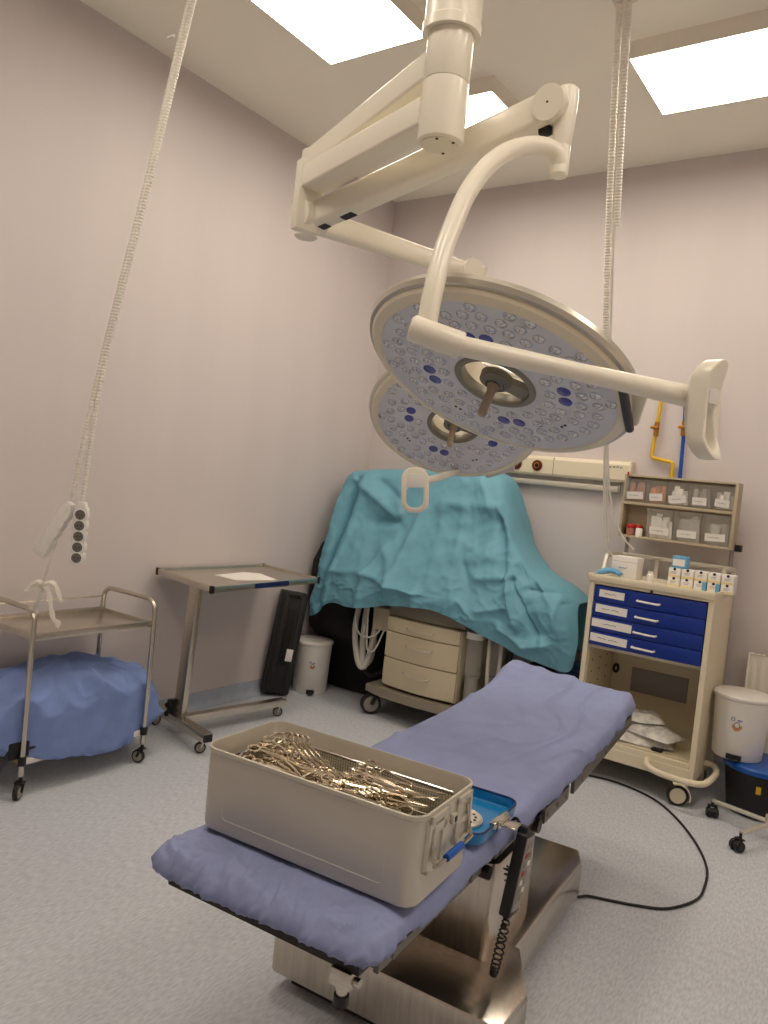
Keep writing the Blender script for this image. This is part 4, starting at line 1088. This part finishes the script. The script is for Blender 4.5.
    for j, row in enumerate(rows):
        f = j / (m - 1); nr = []
        for i, p in enumerate(row):
            q = p.copy()
            fr = max(0, min(1, (f - .22) / .2))
            n1 = noise.noise(V((p.x * 3.2, p.z * 2.2, 1.7))); n2 = noise.noise(V((p.x * 7 + n1, p.z * 5 - p.x * 3, 5)))
            rid = max(0, 1 - abs(noise.noise(V((p.x * 3.4 + p.z * 2.2, p.z * 1.5 - p.x, 8.8))) * 2.6)) ** 2
            rid2 = max(0, 1 - abs(noise.noise(V((p.x * 2.6 - p.z * 3.2, p.z * 2.2 + p.x, 2.2))) * 3.0)) ** 2
            n3 = max(0, 1 - abs(noise.noise(V((p.x * 9 + p.z * 5 + n1, p.z * 8 - p.x * 3, 6.5)))) * 4) ** 1.5; n4 = max(0, 1 - abs(noise.noise(V((p.x * 8 - p.z * 7, p.z * 9 + p.x * 4 + n2, 3.5)))) * 4) ** 1.5
            dsp = .016 * n1 + .006 * n2 + .012 * rid + .010 * rid2 + .007 * n3 + .006 * n4
            for ax_, az_, bx_, bz_, am, wl, wr in CR:
                ux, uz = bx_ - ax_, bz_ - az_; ll = ux * ux + uz * uz
                tt_ = ((p.x - ax_) * ux + (p.z - az_) * uz) / ll
                tc_ = min(1, max(0, tt_)); ddx, ddz = p.x - ax_ - tc_ * ux, p.z - az_ - tc_ * uz
                dd_ = math.hypot(ddx, ddz)
                if dd_ > .3: continue
                sd_ = (ux * ddz - uz * ddx)
                dsp += am * math.exp(-dd_ / (wl if sd_ > 0 else wr)) * 1.7
            q.y -= dsp * fr
            q.z += (.006 * n2 + .004 * n1) + (0.010 * noise.noise(V((p.x * 9, 3, 3))) * max(0, f - .8) * 5)
            nr.append(q)
        out.append(nr)
    bm = NB(); grid(bm, out)
    o = single('equipment_drape', bm, 'teal', 'large teal drape thrown over the machine by the back wall', 'drape', (-2.6, 4.4, .7), ang=3)
    md = o.modifiers.new('thickness', 'SOLIDIFY'); md.thickness = .0015; md.offset = 1
teal_drape()

# dark covered equipment in the corner, long case, pedal bin
bm = NB()
rows = []
for i, (z, x0, x1, y0, y1) in enumerate(((0.01, -3.62, -3.12, 4.62, 4.98), (.36, -3.63, -3.12, 4.58, 4.98), (.44, -3.66, -3.16, 4.42, 4.98), (.7, -3.67, -3.28, 4.38, 4.98), (.95, -3.67, -3.40, 4.40, 4.98), (1.08, -3.665, -3.5, 4.48, 4.98), (1.13, -3.64, -3.54, 4.6, 4.96))):
    rows.append([V(((x0 + x1) / 2 + a, (y0 + y1) / 2 + b, z + .01 * noise.noise(V((a * 9, b * 9, z))))) for a, b in rrect(x1 - x0, y1 - y0, .07, 4)])
loft(bm, rows); single('covered_equipment', bm, 'blackcloth', 'tall black covered equipment in the corner left of the teal drape', 'covered equipment', (-3.4, 4.8, 0), ang=1)

t = Thing('long_case', 'long narrow black case leaning upright in the corner beside the small white bin', 'case', (-3.575, 4.20, 0))
ax = V((.03, .13, 1)).normalized()
CM = Matrix.Translation((-3.575, 4.175, .012)) @ Matrix(((1, 0, 0, 0), (0, 1, .17, 0), (-.0, 0, 1, 0), (0, 0, 0, 1))) @ Matrix.Rotation(-.62, 4, 'Z')
CM = zframe(ax, (-3.59, 4.185, .02)) 
dx = V((.62, .78, 0)); dx = (dx - ax * dx.dot(ax)).normalized(); dy = ax.cross(dx)
CM = Matrix(((dx.x, dy.x, ax.x, -3.60), (dx.y, dy.y, ax.y, 4.075), (dx.z, dy.z, ax.z, .022), (0, 0, 0, 1)))
bm = NB(); box(bm, -.095, .095, -.055, .055, .0, .72, .012, CM); t.part('shell', bm, 'black')
bm = NB(); box(bm, -.07, -.045, -.061, -.054, .03, .69, .003, CM); box(bm, .045, .07, -.061, -.054, .03, .69, .003, CM); t.part('ribs', bm, 'rubber')
bm = NB(); box(bm, -.03, .03, -.060, -.054, .2, .6, .002, CM); t.part('padding', bm, 'blackcloth')
bm = NB(); box(bm, -.05, .06, -.058, -.05, .675, .705, .003, CM); tube(bm, [CM @ V(p) for p in sm([(-.03, -.055, .69), (0, -.085, .70), (.03, -.055, .69)], 5)], .006, 8); t.part('clasp', bm, 'darkmetal')
bm = NB(); box(bm, .015, .062, -.0635, -.0605, .235, .32, .0005, CM); t.part('sticker', bm, 'paper', label='white sticker')

def decal(t, mx, k=1.0, parent=None):
    bm = NB(); r = random.Random(4)
    for i in range(16):
        a = PI * 1.02 + (i % 8) * PI / 7.4; q = 1.0 if i < 8 else .72
        obox(bm, mx @ V((.02 * k * q * math.cos(a), .02 * k * q * math.sin(a) - .002, .0)), (.008 * k * r.uniform(.7, 1.2), .003, .008 * k * r.uniform(.6, 1.3)))
    t.part('printed_picture', bm, 'orange', parent)
    bm = NB(); tube(bm, [mx @ V((.012 * k * math.cos(a), .014 * k * math.sin(a) + .002, .0)) for a in [2 * PI * q / 14 for q in range(14)]], .0022, 5, closed=True); t.part('printed_ring', bm, 'greywin', parent)
    bm = NB(); tube(bm, [mx @ V((-.02 * k + .008 * k * math.cos(a), .03 * k + .008 * k * math.sin(a), .0)) for a in [2 * PI * q / 12 for q in range(12)]], .0016, 5, closed=True)
    box(bm, 0, .022 * k, .026 * k, .029 * k, -.001, .001, 0, mx); box(bm, 0, .016 * k, .020 * k, .023 * k, -.001, .001, 0, mx); t.part('printed_mark', bm, 'bluepaint', parent)

def pedal_bin(loc, r0, r1, h, label, face, dk=1.0):
    t = Thing('pedal_bin', label, 'pedal bin', loc)
    mx = Matrix.Translation(loc)
    bm = NB(); lathe(bm, [(0, 0), (r0 * .96, 0), (r0, .008), (r1, h * .93), (r1 * 1.03, h * .94), (r1 * 1.03, h * .965), (0, h * .965)], 44, mx); b = t.part('body', bm, 'white')
    bm = NB(); lathe(bm, [(r1 * 1.05, h * .95), (r1 * 1.07, h * .955), (r1 * 1.07, h * .99), (r1 * 1.0, h * 1.015), (r1 * .6, h * 1.03), (0, h * 1.035)], 44, mx); t.part('lid', bm, 'white')
    f = V(face).normalized(); s = V((0, 0, 1)).cross(f)
    m2 = Matrix(((s.x, 0, f.x, loc[0] + f.x * (r0 + .004)), (s.y, 0, f.y, loc[1] + f.y * (r0 + .004)), (0, 1, 0, loc[2]), (0, 0, 0, 1)))
    bm = NB(); box(bm, -.035 * dk, .035 * dk, .006, .034, -.012, .006, .003, m2); box(bm, -.022 * dk, .022 * dk, .012, .02, .0, .045, .004, m2); t.part('pedal', bm, 'black')
    rm = r0 + (r1 - r0) * .55
    m3 = Matrix(((s.x, 0, f.x, loc[0] + f.x * (rm + .0015)), (s.y, 0, f.y, loc[1] + f.y * (rm + .0015)), (0, 1, 0, loc[2] + h * .56), (0, 0, 0, 1)))
    decal(t, m3, dk, b)
pedal_bin((-3.535, 4.385, 0), .122, .134, .375, 'small white pedal bin on the floor beside the black case', (.66, -.75, 0), .8)

# ------------------------------------------------------------------ drawer trolley
t = Thing('drawer_trolley', 'beige medical trolley with four blue drawers against the back wall', 'trolley', (-1.195, 4.63, 0))
QX0, QX1, QY0, QY1 = -1.535, -.85, 4.385, 4.90
bm = NB()
box(bm, QX0, QX0 + .03, QY0, QY1, .135, 1.135, .004); box(bm, QX1 - .03, QX1, QY0, QY1, .135, 1.135, .004)
box(bm, QX0, QX1, QY1 - .015, QY1, .135, 1.135); box(bm, QX0 + .03, QX1 - .03, QY0, QY1, 1.118, 1.135)
box(bm, QX0 + .03, QX1 - .03, QY0 + .03, QY1 - .02, .745, .763)
box(bm, QX0 + .02, QX1 - .02, QY0 - .002, QY1 - .01, .135, .205, .004); box(bm, QX0 + .03, QX1 - .03, QY0 + .05, QY1 - .02, .205, .235)
box(bm, QX0 + .03, QX1 - .03, QY0 + .0, QY0 + .02, .135, .235, .003)
body = t.part('carcass', bm, 'beige', ang=.3)
bm = NB(); box(bm, QX0 + .03, QX1 - .03, QY1 - .022, QY1 - .015, .235, .74); box(bm, QX0 + .03, QX0 + .034, QY0 + .03, QY1 - .02, .235, .74); t.part('lining', bm, 'beige_in', body)
bm = NB(); box(bm, -1.375, -1.035, QY1 - .03, QY1 - .021, .44, .59, .003); t.part('rear_window', bm, 'greywin', body, label='grey window in the rear panel')
bm = NB(); tube(bm, [(-1.475 + .014 * math.cos(a), QY1 - .026, .56 + .024 * math.sin(a)) for a in [2 * PI * q / 20 for q in range(20)]], .008, 8, closed=True); t.part('cable_grommet', bm, 'black', body, label='black oval ring in the rear panel')
bm = NB()
for i in range(4):
    for jx in range(3): cyl(bm, (QX0 + .033, QY0 + .1 + jx * .13, .45 + i * .07), (QX0 + .0355, QY0 + .1 + jx * .13, .45 + i * .07), .006, seg=10)
t.part('shelf_slots', bm, 'darkmetal', body)
bm = NB(); box(bm, QX0 - .012, QX1 + .012, QY0 - .02, QY1 + .005, 1.135, 1.16, .008)
for a, b, c, d in ((QX0 - .012, QX1 + .012, QY0 - .02, QY0 - .008), (QX0 - .012, QX0, QY0 - .02, QY1), (QX1, QX1 + .012, QY0 - .02, QY1)): box(bm, a, b, c, d, 1.148, 1.176, .004)
t.part('worktop', bm, 'beige')
bm = NB(); cyl(bm, (-1.18, QY0 + .002, 1.125), (-1.18, QY0 - .006, 1.125), .008, seg=16); t.part('lock', bm, 'darkmetal')
zz = [1.112, 1.021, .935, .850, .765]
DX0, DX1 = QX0 + .035, QX1 - .035
lab = [(-1.47, -1.325, 0), (-1.482, -1.30, 0), (-1.495, -1.265, 0), (-1.495, -1.282, 0)]
wrd = [1, 2, 1, 2]
for i in range(4):
    z1, z0 = zz[i] - .002, zz[i + 1] + .002
    bm = NB(); box(bm, DX0, DX1, QY0 - .004, QY0 + .3, z0, z1, .004); dr = t.part('drawer', bm, 'navy')
    bm = NB(); zc = z1 - .047
    tube(bm, sm([(-1.25, QY0 - .002, zc), (-1.248, QY0 - .024, zc), (-1.235, QY0 - .03, zc), (-1.145, QY0 - .03, zc - .002), (-1.13, QY0 - .024, zc - .002), (-1.128, QY0 - .002, zc - .002)], 4), .006, 8); t.part('handle', bm, 'white', dr)
    a, b, _ = lab[i]; h = .046 if i else .042
    lm = Matrix(((1, 0, 0, (a + b) / 2), (0, 0, -1, QY0 - .0052), (0, 1, 0, (z0 + z1) / 2 + .004), (0, 0, 0, 1))) @ Matrix.Rotation(-.02, 4, 'Z')
    bm = NB(); box(bm, -(b - a) / 2, (b - a) / 2, -h / 2, h / 2, -.0008, .0006, 0, lm); lb = t.part('label_card', bm, 'paper', dr, label='white handwritten label')
    bm = NB(); scribble(bm, lm, (b - a) * (.6 if i != 2 else .4), .010, wrd[i], i + 2); t.part('handwriting', bm, 'ink', dr)
bm = NB()
tube(bm, sm([(-1.10, QY0 + .0, .20), (-1.085, QY0 - .045, .185), (-1.02, QY0 - .075, .17), (-.88, QY0 - .08, .165), (-.80, QY0 - .06, .168), (-.772, QY0 + .0, .175), (-.765, QY0 + .15, .185), (-.80, QY0 + .25, .19), (-.85, QY0 + .27, .19)], 6), .017, 14); t.part('bumper_handle', bm, 'beige')
for x, y, a in ((QX1 - .04, QY0 + .01, .35), (QX0 + .05, QY0 + .03, 2.6), (QX1 - .05, QY1 - .06, 1.2), (QX0 + .05, QY1 - .06, 2.2)): caster(t, x, y, .056, .034, a, .136, 'rubber', 'beige', hood='beige')
# guard round the top: clear panels in a frame
bm = NB()
zg = 1.282
for p, q in (((QX0 + .01, QY0 + .16, 1.16), (QX0 + .01, QY0 + .22, zg)), ((QX0 + .01, QY0 + .22, zg), (QX0 + .01, QY1 - .03, zg)), ((QX0 + .01, QY1 - .03, zg), (QX1 - .01, QY1 - .03, zg)), ((QX1 - .01, QY1 - .03, zg), (QX1 - .01, QY0 + .2, zg)),
             ((QX0 + .01, QY1 - .03, 1.14), (QX0 + .01, QY1 - .03, zg)), ((QX1 - .01, QY1 - .03, 1.14), (QX1 - .01, QY1 - .03, zg)), ((QX1 - .01, QY0 + .2, zg), (QX1 - .01, QY0 + .2, 1.14)), ((-1.30, QY1 - .03, 1.14), (-1.30, QY1 - .03, zg)), ((-1.13, QY1 - .03, 1.14), (-1.13, QY1 - .03, zg))):
    beam(bm, p, q, .014, .022, .003, up=(1, 0, 0) if abs(V(q).z - V(p).z) > .05 else (0, 0, 1))
t.part('guard_frame', bm, 'alu_in')
bm = NB()
for x_ in (-1.50, -.885): tube(bm, [(x_, QY1 - .02, 1.13), (x_, QY1 - .015, 1.45)], .012, 10)
t.part('rack_post', bm, 'greyplastic')

# bin rack above the trolley
t = Thing('bin_rack', 'two-tier beige rack of tilting clear bins above the blue drawer trolley', 'bin rack', (-1.2, 4.9, 1.385))
RX0, RX1, RY0, RY1, RZ0, RZ1 = -1.53, -.885, 4.80, 4.915, 1.392, 1.782
SK = Matrix(((1, 0, 0.012 / .39 * 0, 0), (0, 1, 0, 0), (0, 0, 1, 0), (0, 0, 0, 1)))
bm = NB()
box(bm, RX0, RX1, RY1 - .008, RY1, RZ0, RZ1); box(bm, RX0 - .006, RX0 + .006, RY0, RY1, RZ0, RZ1 - .0, .002); box(bm, RX1 - .008, RX1 + .012, RY0 - .005, RY1, RZ0, RZ1, .002)
box(bm, RX0, RX1, RY0, RY1, RZ1 - .012, RZ1, .002); box(bm, RX0, RX1, RY0 - .004, RY1, 1.597, 1.615, .002); box(bm, RX0, RX1, RY0 - .004, RY1, RZ0, RZ0 + .014, .002)
rk = t.part('frame', bm, 'rackbeige')
def tilt_bin(x0, x1, z0, z1, k):
    w = .0025; yb, yf, yt = RY1 - .012, RY0 + .012, RY0 - .018
    bm = NB()
    for x in (x0, x1 - w):
        loft(bm, [[V((x + q, yb, z0)), V((x + q, yf, z0)), V((x + q, yt, z1)), V((x + q, yb, z1))] for q in (0, w)])
    loft(bm, [[V((x0, yf + q, z0)), V((x1, yf + q, z0)), V((x1, yt + q, z1)), V((x0, yt + q, z1))] for q in (0, w)])
    box(bm, x0, x1, yf, yb, z0, z0 + w)
    b = t.part('tilt_bin', bm, 'clear', label='clear plastic bin', smooth=False)
    r = random.Random(k); hh = z1 - z0
    bm = NB(); lw = (x1 - x0) * r.uniform(.6, .85); zc = z0 + hh * .28; yy = yf + (yt - yf) * .28 - .003
    lm = Matrix(((1, 0, 0, (x0 + x1) / 2), (0, (yt - yf) / hh, -1, yy), (0, 1, (yt - yf) / hh, zc), (0, 0, 0, 1))) @ Matrix.Rotation(r.uniform(-.12, .12), 4, 'Z')
    box(bm, -lw / 2, lw / 2, -.022, .022, -.0008, .0008, 0, lm); t.part('label_card', bm, 'paper', b)
    bm = NB(); scribble(bm, lm, lw * .7, .008, 1, k + 20, .0009); t.part('handwriting', bm, 'ink', b)
ub = [RX0 + .008 + i * .1265 for i in range(6)]
for i in range(5): tilt_bin(ub[i], ub[i] + .122, 1.617, 1.755, i)
lb_ = [-1.37, -1.21, -1.05]
for i in range(3): tilt_bin(lb_[i], lb_[i] + .155, 1.402, 1.585, 10 + i)
def packets(x0, x1, z0, z1, n, k, where, m='paper'):
    r = random.Random(k)
    for i in range(n):
        bm = NB(); w = (x1 - x0) * r.uniform(.2, .34); h = (z1 - z0) * r.uniform(.6, .88); yy = RY0 + .025 + .055 * r.random()
        x_ = x0 + (x1 - x0 - w) * (i + .5) / n + w / 2
        obox(bm, (x_, yy, z0 + .004 + h / 2), (w, .006, h), r.uniform(-.25, .25), .002, 0, r.uniform(-.12, .12))
        single('supply_packet', bm, m, 'flat sealed packet standing in the %s of the rack' % where, 'packet', (x_, yy, z0 + .004), 'sealed packets in the ' + where)
names = ['leftmost upper bin', 'second upper bin', 'middle upper bin', 'fourth upper bin', 'rightmost upper bin']
M['pinkpack'] = mat('pink_packets', rgb(176, 120, 104), .6); M['greypack'] = mat('grey_packets', rgb(176, 170, 162), .5)
for i in range(5): packets(ub[i] + .006, ub[i] + .118, 1.62, 1.75, 4, 40 + i, names[i], ['pinkpack', 'orange', 'paper', 'greypack', 'paper'][i])
names = ['left lower bin', 'middle lower bin', 'right lower bin']
for i in range(3): packets(lb_[i] + .006, lb_[i] + .149, 1.405, 1.58, 6, 60 + i, names[i], ['paper', 'greypack', 'greypack'][i])
for x_, y_, lab_ in ((-1.475, 4.835, 'small red-capped specimen jar at the open left end of the rack'), (-1.435, 4.86, 'second red-capped specimen jar, behind the white pot on the rack')):
    tj = Thing('specimen_jar', lab_, 'jar', (x_, y_, 1.4))
    bm = NB(); lathe(bm, [(0, 0), (.022, 0), (.024, .004), (.025, .05), (.021, .053)], 20, Matrix.Translation((x_, y_, 1.4))); tj.part('jar_body', bm, 'pinkpack')
    bm = NB(); lathe(bm, [(.026, .052), (.027, .054), (.027, .072), (.025, .075), (0, .075)], 20, Matrix.Translation((x_, y_, 1.4))); tj.part('cap', bm, 'red')
bm = NB(); lathe(bm, [(0, 1.4), (.02, 1.4), (.021, 1.405), (.021, 1.45), (.017, 1.456), (0, 1.457)], 20, Matrix.Translation((-1.415, 4.815, 0))); single('white_pot', bm, 'white', 'small white pot beside the red-capped jars on the rack', 'pot', (-1.415, 4.815, 1.4))
bm = NB(); box(bm, RX1 + .012, RX1 + .05, 4.87, 4.91, 1.385, 1.425, .004); t.part('clamp_knob', bm, 'black')
tt = Thing('sampling_tube', 'clear tube with red tip standing at the left of the rack', 'tube', (-1.51, 4.79, 1.62))
bm = NB(); cyl(bm, (-1.51, 4.785, 1.617), (-1.512, 4.785, 1.775), .009, seg=14); tt.part('barrel', bm, 'clear')
bm = NB(); cyl(bm, (-1.512, 4.785, 1.775), (-1.512, 4.785, 1.797), .006, seg=12); tt.part('tip', bm, 'red')

# things on the trolley top (worktop surface at 1.142)
ZT = 1.1605
t = Thing('tissue_box', 'white cardboard box at the left end of the trolley top', 'box', (-1.40, 4.60, ZT))
bm = NB(); box(bm, -1.475, -1.325, 4.55, 4.68, ZT, ZT + .125, .003); t.part('carton', bm, 'paper')
bm = NB(); box(bm, -1.474, -1.326, 4.549, 4.5505, ZT + .095, ZT + .0965); t.part('flap_line', bm, 'greyplastic')
bm = NB(); lmx = Matrix(((1, 0, 0, -1.40), (0, 0, -1, 4.549), (0, 1, 0, ZT + .06), (0, 0, 0, 1))); scribble(bm, lmx, .06, .012, 1, 77, .0015); t.part('print', bm, 'bluepaint')
bm = NB()
rows = []
for i in range(9):
    f = i / 8; rows.append([V((-1.52 + .13 * f + .01 * math.sin(a * 2), 4.47 + .03 * math.sin(f * 3) + .028 * math.cos(a), ZT + .018 + .018 * math.sin(a) * (1 - .6 * abs(f - .4)) + .02 * math.sin(f * 3))) for a in [2 * PI * q / 10 for q in range(10)]])
loft(bm, rows); single('blue_glove', bm, 'boxblue', 'crumpled light blue glove at the left front of the trolley top', 'glove', (-1.46, 4.47, ZT))
bm = NB(); lathe(bm, [(0, 0), (.018, 0), (.02, .003), (.02, .045), (.015, .05), (.015, .065), (0, .066)], 20, Matrix.Translation((-1.235, 4.52, ZT))); single('white_bottle', bm, 'white', 'small white bottle in the middle of the trolley top', 'bottle', (-1.235, 4.52, ZT))
for (x, y, rz, lab_) in ((-1.40, 4.455, .1, 'white paper slip under the front of the white carton'), (-1.24, 4.46, -.15, 'white paper slip in front of the small bottle'), (-1.12, 4.44, .2, 'white paper slip in front of the medicine boxes, left'), (-.95, 4.41, -.05, 'white paper slip in front of the medicine boxes, right')):
    bm = NB(); obox(bm, (x, y, ZT + .0012), (.12, .06, .0018), rz); single('paper_slip', bm, 'paper', lab_, 'paper', (x, y, ZT), smooth=False)
pos = ['first', 'second', 'third', 'fourth', 'fifth']
for row in range(2):
    for i in range(5):
        x = -1.10 + i * .069; w = .064; y0 = 4.50 + .006 * i; z0 = ZT + row * .0525
        t = Thing('medicine_box', '%s medicine carton from the left in the %s row on the trolley' % (pos[i], 'lower' if row == 0 else 'upper'), 'box', (x, y0, z0), 'two rows of medicine cartons')
        bl = row == 0 and i in (2, 3)
        bm = NB(); box(bm, x - w / 2, x + w / 2, y0, y0 + .1, z0, z0 + .052, .002); t.part('carton', bm, 'paper')
        bm = NB()
        if bl: box(bm, x + .012, x + w / 2 + .0006, y0 - .0008, y0 + .02, z0 + .002, z0 + .05)
        else: box(bm, x - w / 2, x + w / 2, y0 - .0008, y0 + .001, z0 + .002, z0 + .014)
        t.part('colour_band', bm, 'boxblue' if bl else 'boxyellow')
        bm = NB(); lathe(bm, [(0, 0), (.008, 0), (.008, .001), (0, .0012)], 16, zframe((0, -1, 0), (x, y0, z0 + .047))); t.part('thumb_notch', bm, 'ink')
        bm = NB()
        for q in range(2): box(bm, x - .018, x + .008 + .006 * q, y0 - .001, y0, z0 + .022 + q * .008, z0 + .0245 + q * .008)
        t.part('print', bm, 'greyplastic')
t = Thing('blue_carton', 'pale blue and white carton lying on top of the medicine boxes', 'box', (-1.08, 4.55, ZT + .105))
bm = NB(); box(bm, -1.125, -1.045, 4.52, 4.60, ZT + .1055, ZT + .172, .003); t.part('carton', bm, 'boxblue')
bm = NB(); box(bm, -1.12, -1.055, 4.519, 4.5205, ZT + .118, ZT + .156); t.part('print_panel', bm, 'paper')

# plastic packs on the trolley's lower shelf
def pack(x, y, z, rz, label, w=.24, d=.2, h=.045, seed=0):
    bm = NB(); n = 16; top = []; bot = []
    for j in range(n + 1):
        r1, r2 = [], []
        for i in range(n + 1):
            u, v = i / n * 2 - 1, j / n * 2 - 1
            f = max(0, (1 - u ** 4)) * max(0, (1 - v ** 4))
            nz = noise.noise(V((u * 2.4 + seed, v * 2.4, seed))) * .014 + abs(noise.noise(V((u * 5, v * 5, seed)))) * .012
            p = Matrix.Translation((x, y, z)) @ Matrix.Rotation(rz, 4, 'Z')
            r1.append(p @ V((u * w / 2, v * d / 2, .003 + h * f + nz * f + .012 * abs(u) * (1 if seed % 2 else .2)))); r2.append(p @ V((u * w / 2, v * d / 2, .0)))
        top.append(r1); bot.append(r2)
    grid(bm, top); grid(bm, bot[::-1])
    bmesh.ops.remove_doubles(bm, verts=bm.verts, dist=.0005)
    single('sealed_pack', bm, 'bag', label, 'plastic pack', (x, y, z), ang=1)
pack(-1.19, 4.60, .236, .2, 'clear plastic supply pack at the bottom of the pile in the trolley', .34, .26, .05, 1)
pack(-1.13, 4.57, .292, -.3, 'clear plastic supply pack in the middle of the trolley pile', .30, .2, .045, 2)
pack(-1.23, 4.63, .345, .4, 'clear plastic supply pack on top of the trolley pile', .26, .2, .04, 3)
bm = NB(); box(bm, -1.10, -1.04, QY0 + .06, QY0 + .1, .2355, .252, .004); single('shelf_clip', bm, 'black', 'small black clip lying at the front of the trolley bottom shelf', 'clip', (-1.07, QY0 + .08, .2355))

# ------------------------------------------------------------------ bucket, bin on it, wheeled stand
t = Thing('waste_bucket', 'black waste bucket with a blue lid under the white pedal bin', 'bucket', (-.57, 4.66, 0))
mx = Matrix.Translation((-.565, 4.66, 0))
bm = NB(); lathe(bm, [(0, .005), (.15, .005), (.155, .012), (.185, .245), (.19, .248)], 44, mx); t.part('bucket_body', bm, 'black')
bm = NB(); lathe(bm, [(.192, .243), (.197, .246), (.197, .268), (.188, .277), (0, .28)], 44, mx); t.part('lid', bm, 'blueplastic', label='blue lid')
bm = NB(); m2 = zframe((.12, -.99, -.1), (-.545, 4.66 - .1765, .17)); box(bm, -.012, .012, -.02, .02, -.001, .0022, 0, m2); t.part('warning_label', bm, 'yellow', label='small yellow label')
pedal_bin((-.695, 4.645, .2805), .128, .142, .345, 'white pedal bin standing on the black bucket beside the trolley', (.05, -1, 0), 1.1)

cc = V((-.44, 4.28, 0))
t = Thing('wheeled_stand', 'low four-star wheeled metal stand foot at the right edge of the picture', 'stand', cc)
ends = [(-.74, 4.384), (-.543, 4.045), (-.17, 4.16), (-.36, 4.53)]
for (x, y) in ends:
    bm = NB(); beam(bm, (x, y, .085), cc + V((0, 0, .098)), .022, .018, .004); t.part('leg', bm, 'alu_in')
for (x, y) in ends: caster(t, x, y, .027, .024, rnd.uniform(0, 6), .086, 'black', 'black', 'black', twin=True)
bm = NB(); cyl(bm, cc + V((0, 0, .08)), cc + V((0, 0, .13)), .035, seg=20); t.part('hub', bm, 'alu_in')
bm = NB(); cyl(bm, cc + V((0, 0, .12)), cc + V((0, 0, 1.5)), .0125, seg=14); t.part('pole', bm, 'steel')

# floor cable
bm = NB()
cp = [(-.985, 2.94, .06), (-.955, 3.0, .02), (-.93, 3.06, .008), (-.853, 3.097, .0065), (-.76, 3.14, .0065), (-.66, 3.21, .0065), (-.588, 3.366, .0065), (-.585, 3.52, .0065), (-.62, 3.72, .0065), (-.722, 3.955, .0065), (-.872, 4.188, .0065), (-1.03, 4.35, .0065), (-1.20, 4.42, .0065), (-1.36, 4.42, .0065), (-1.5, 4.34, .0065), (-1.6, 4.15, .0065)]
tube(bm, sm(cp, 8), .0058, 8); single('power_cable', bm, 'black', 'black power cable curving over the floor from the operating table', 'cable', (-.6, 3.4, 0))

# ------------------------------------------------------------------ world and view
w = bpy.data.worlds.new('world'); sc.world = w; w.use_nodes = True
w.node_tree.nodes['Background'].inputs[0].default_value = (.9, .85, .8, 1); w.node_tree.nodes['Background'].inputs[1].default_value = .05
sc.view_settings.view_transform = 'Standard'; sc.view_settings.look = 'None'; sc.view_settings.gamma = 1; sc.view_settings.use_curve_mapping = False
sc.view_settings.exposure = 0.6
sc.cycles.max_bounces = 10; sc.cycles.diffuse_bounces = 5; sc.cycles.use_denoising = True
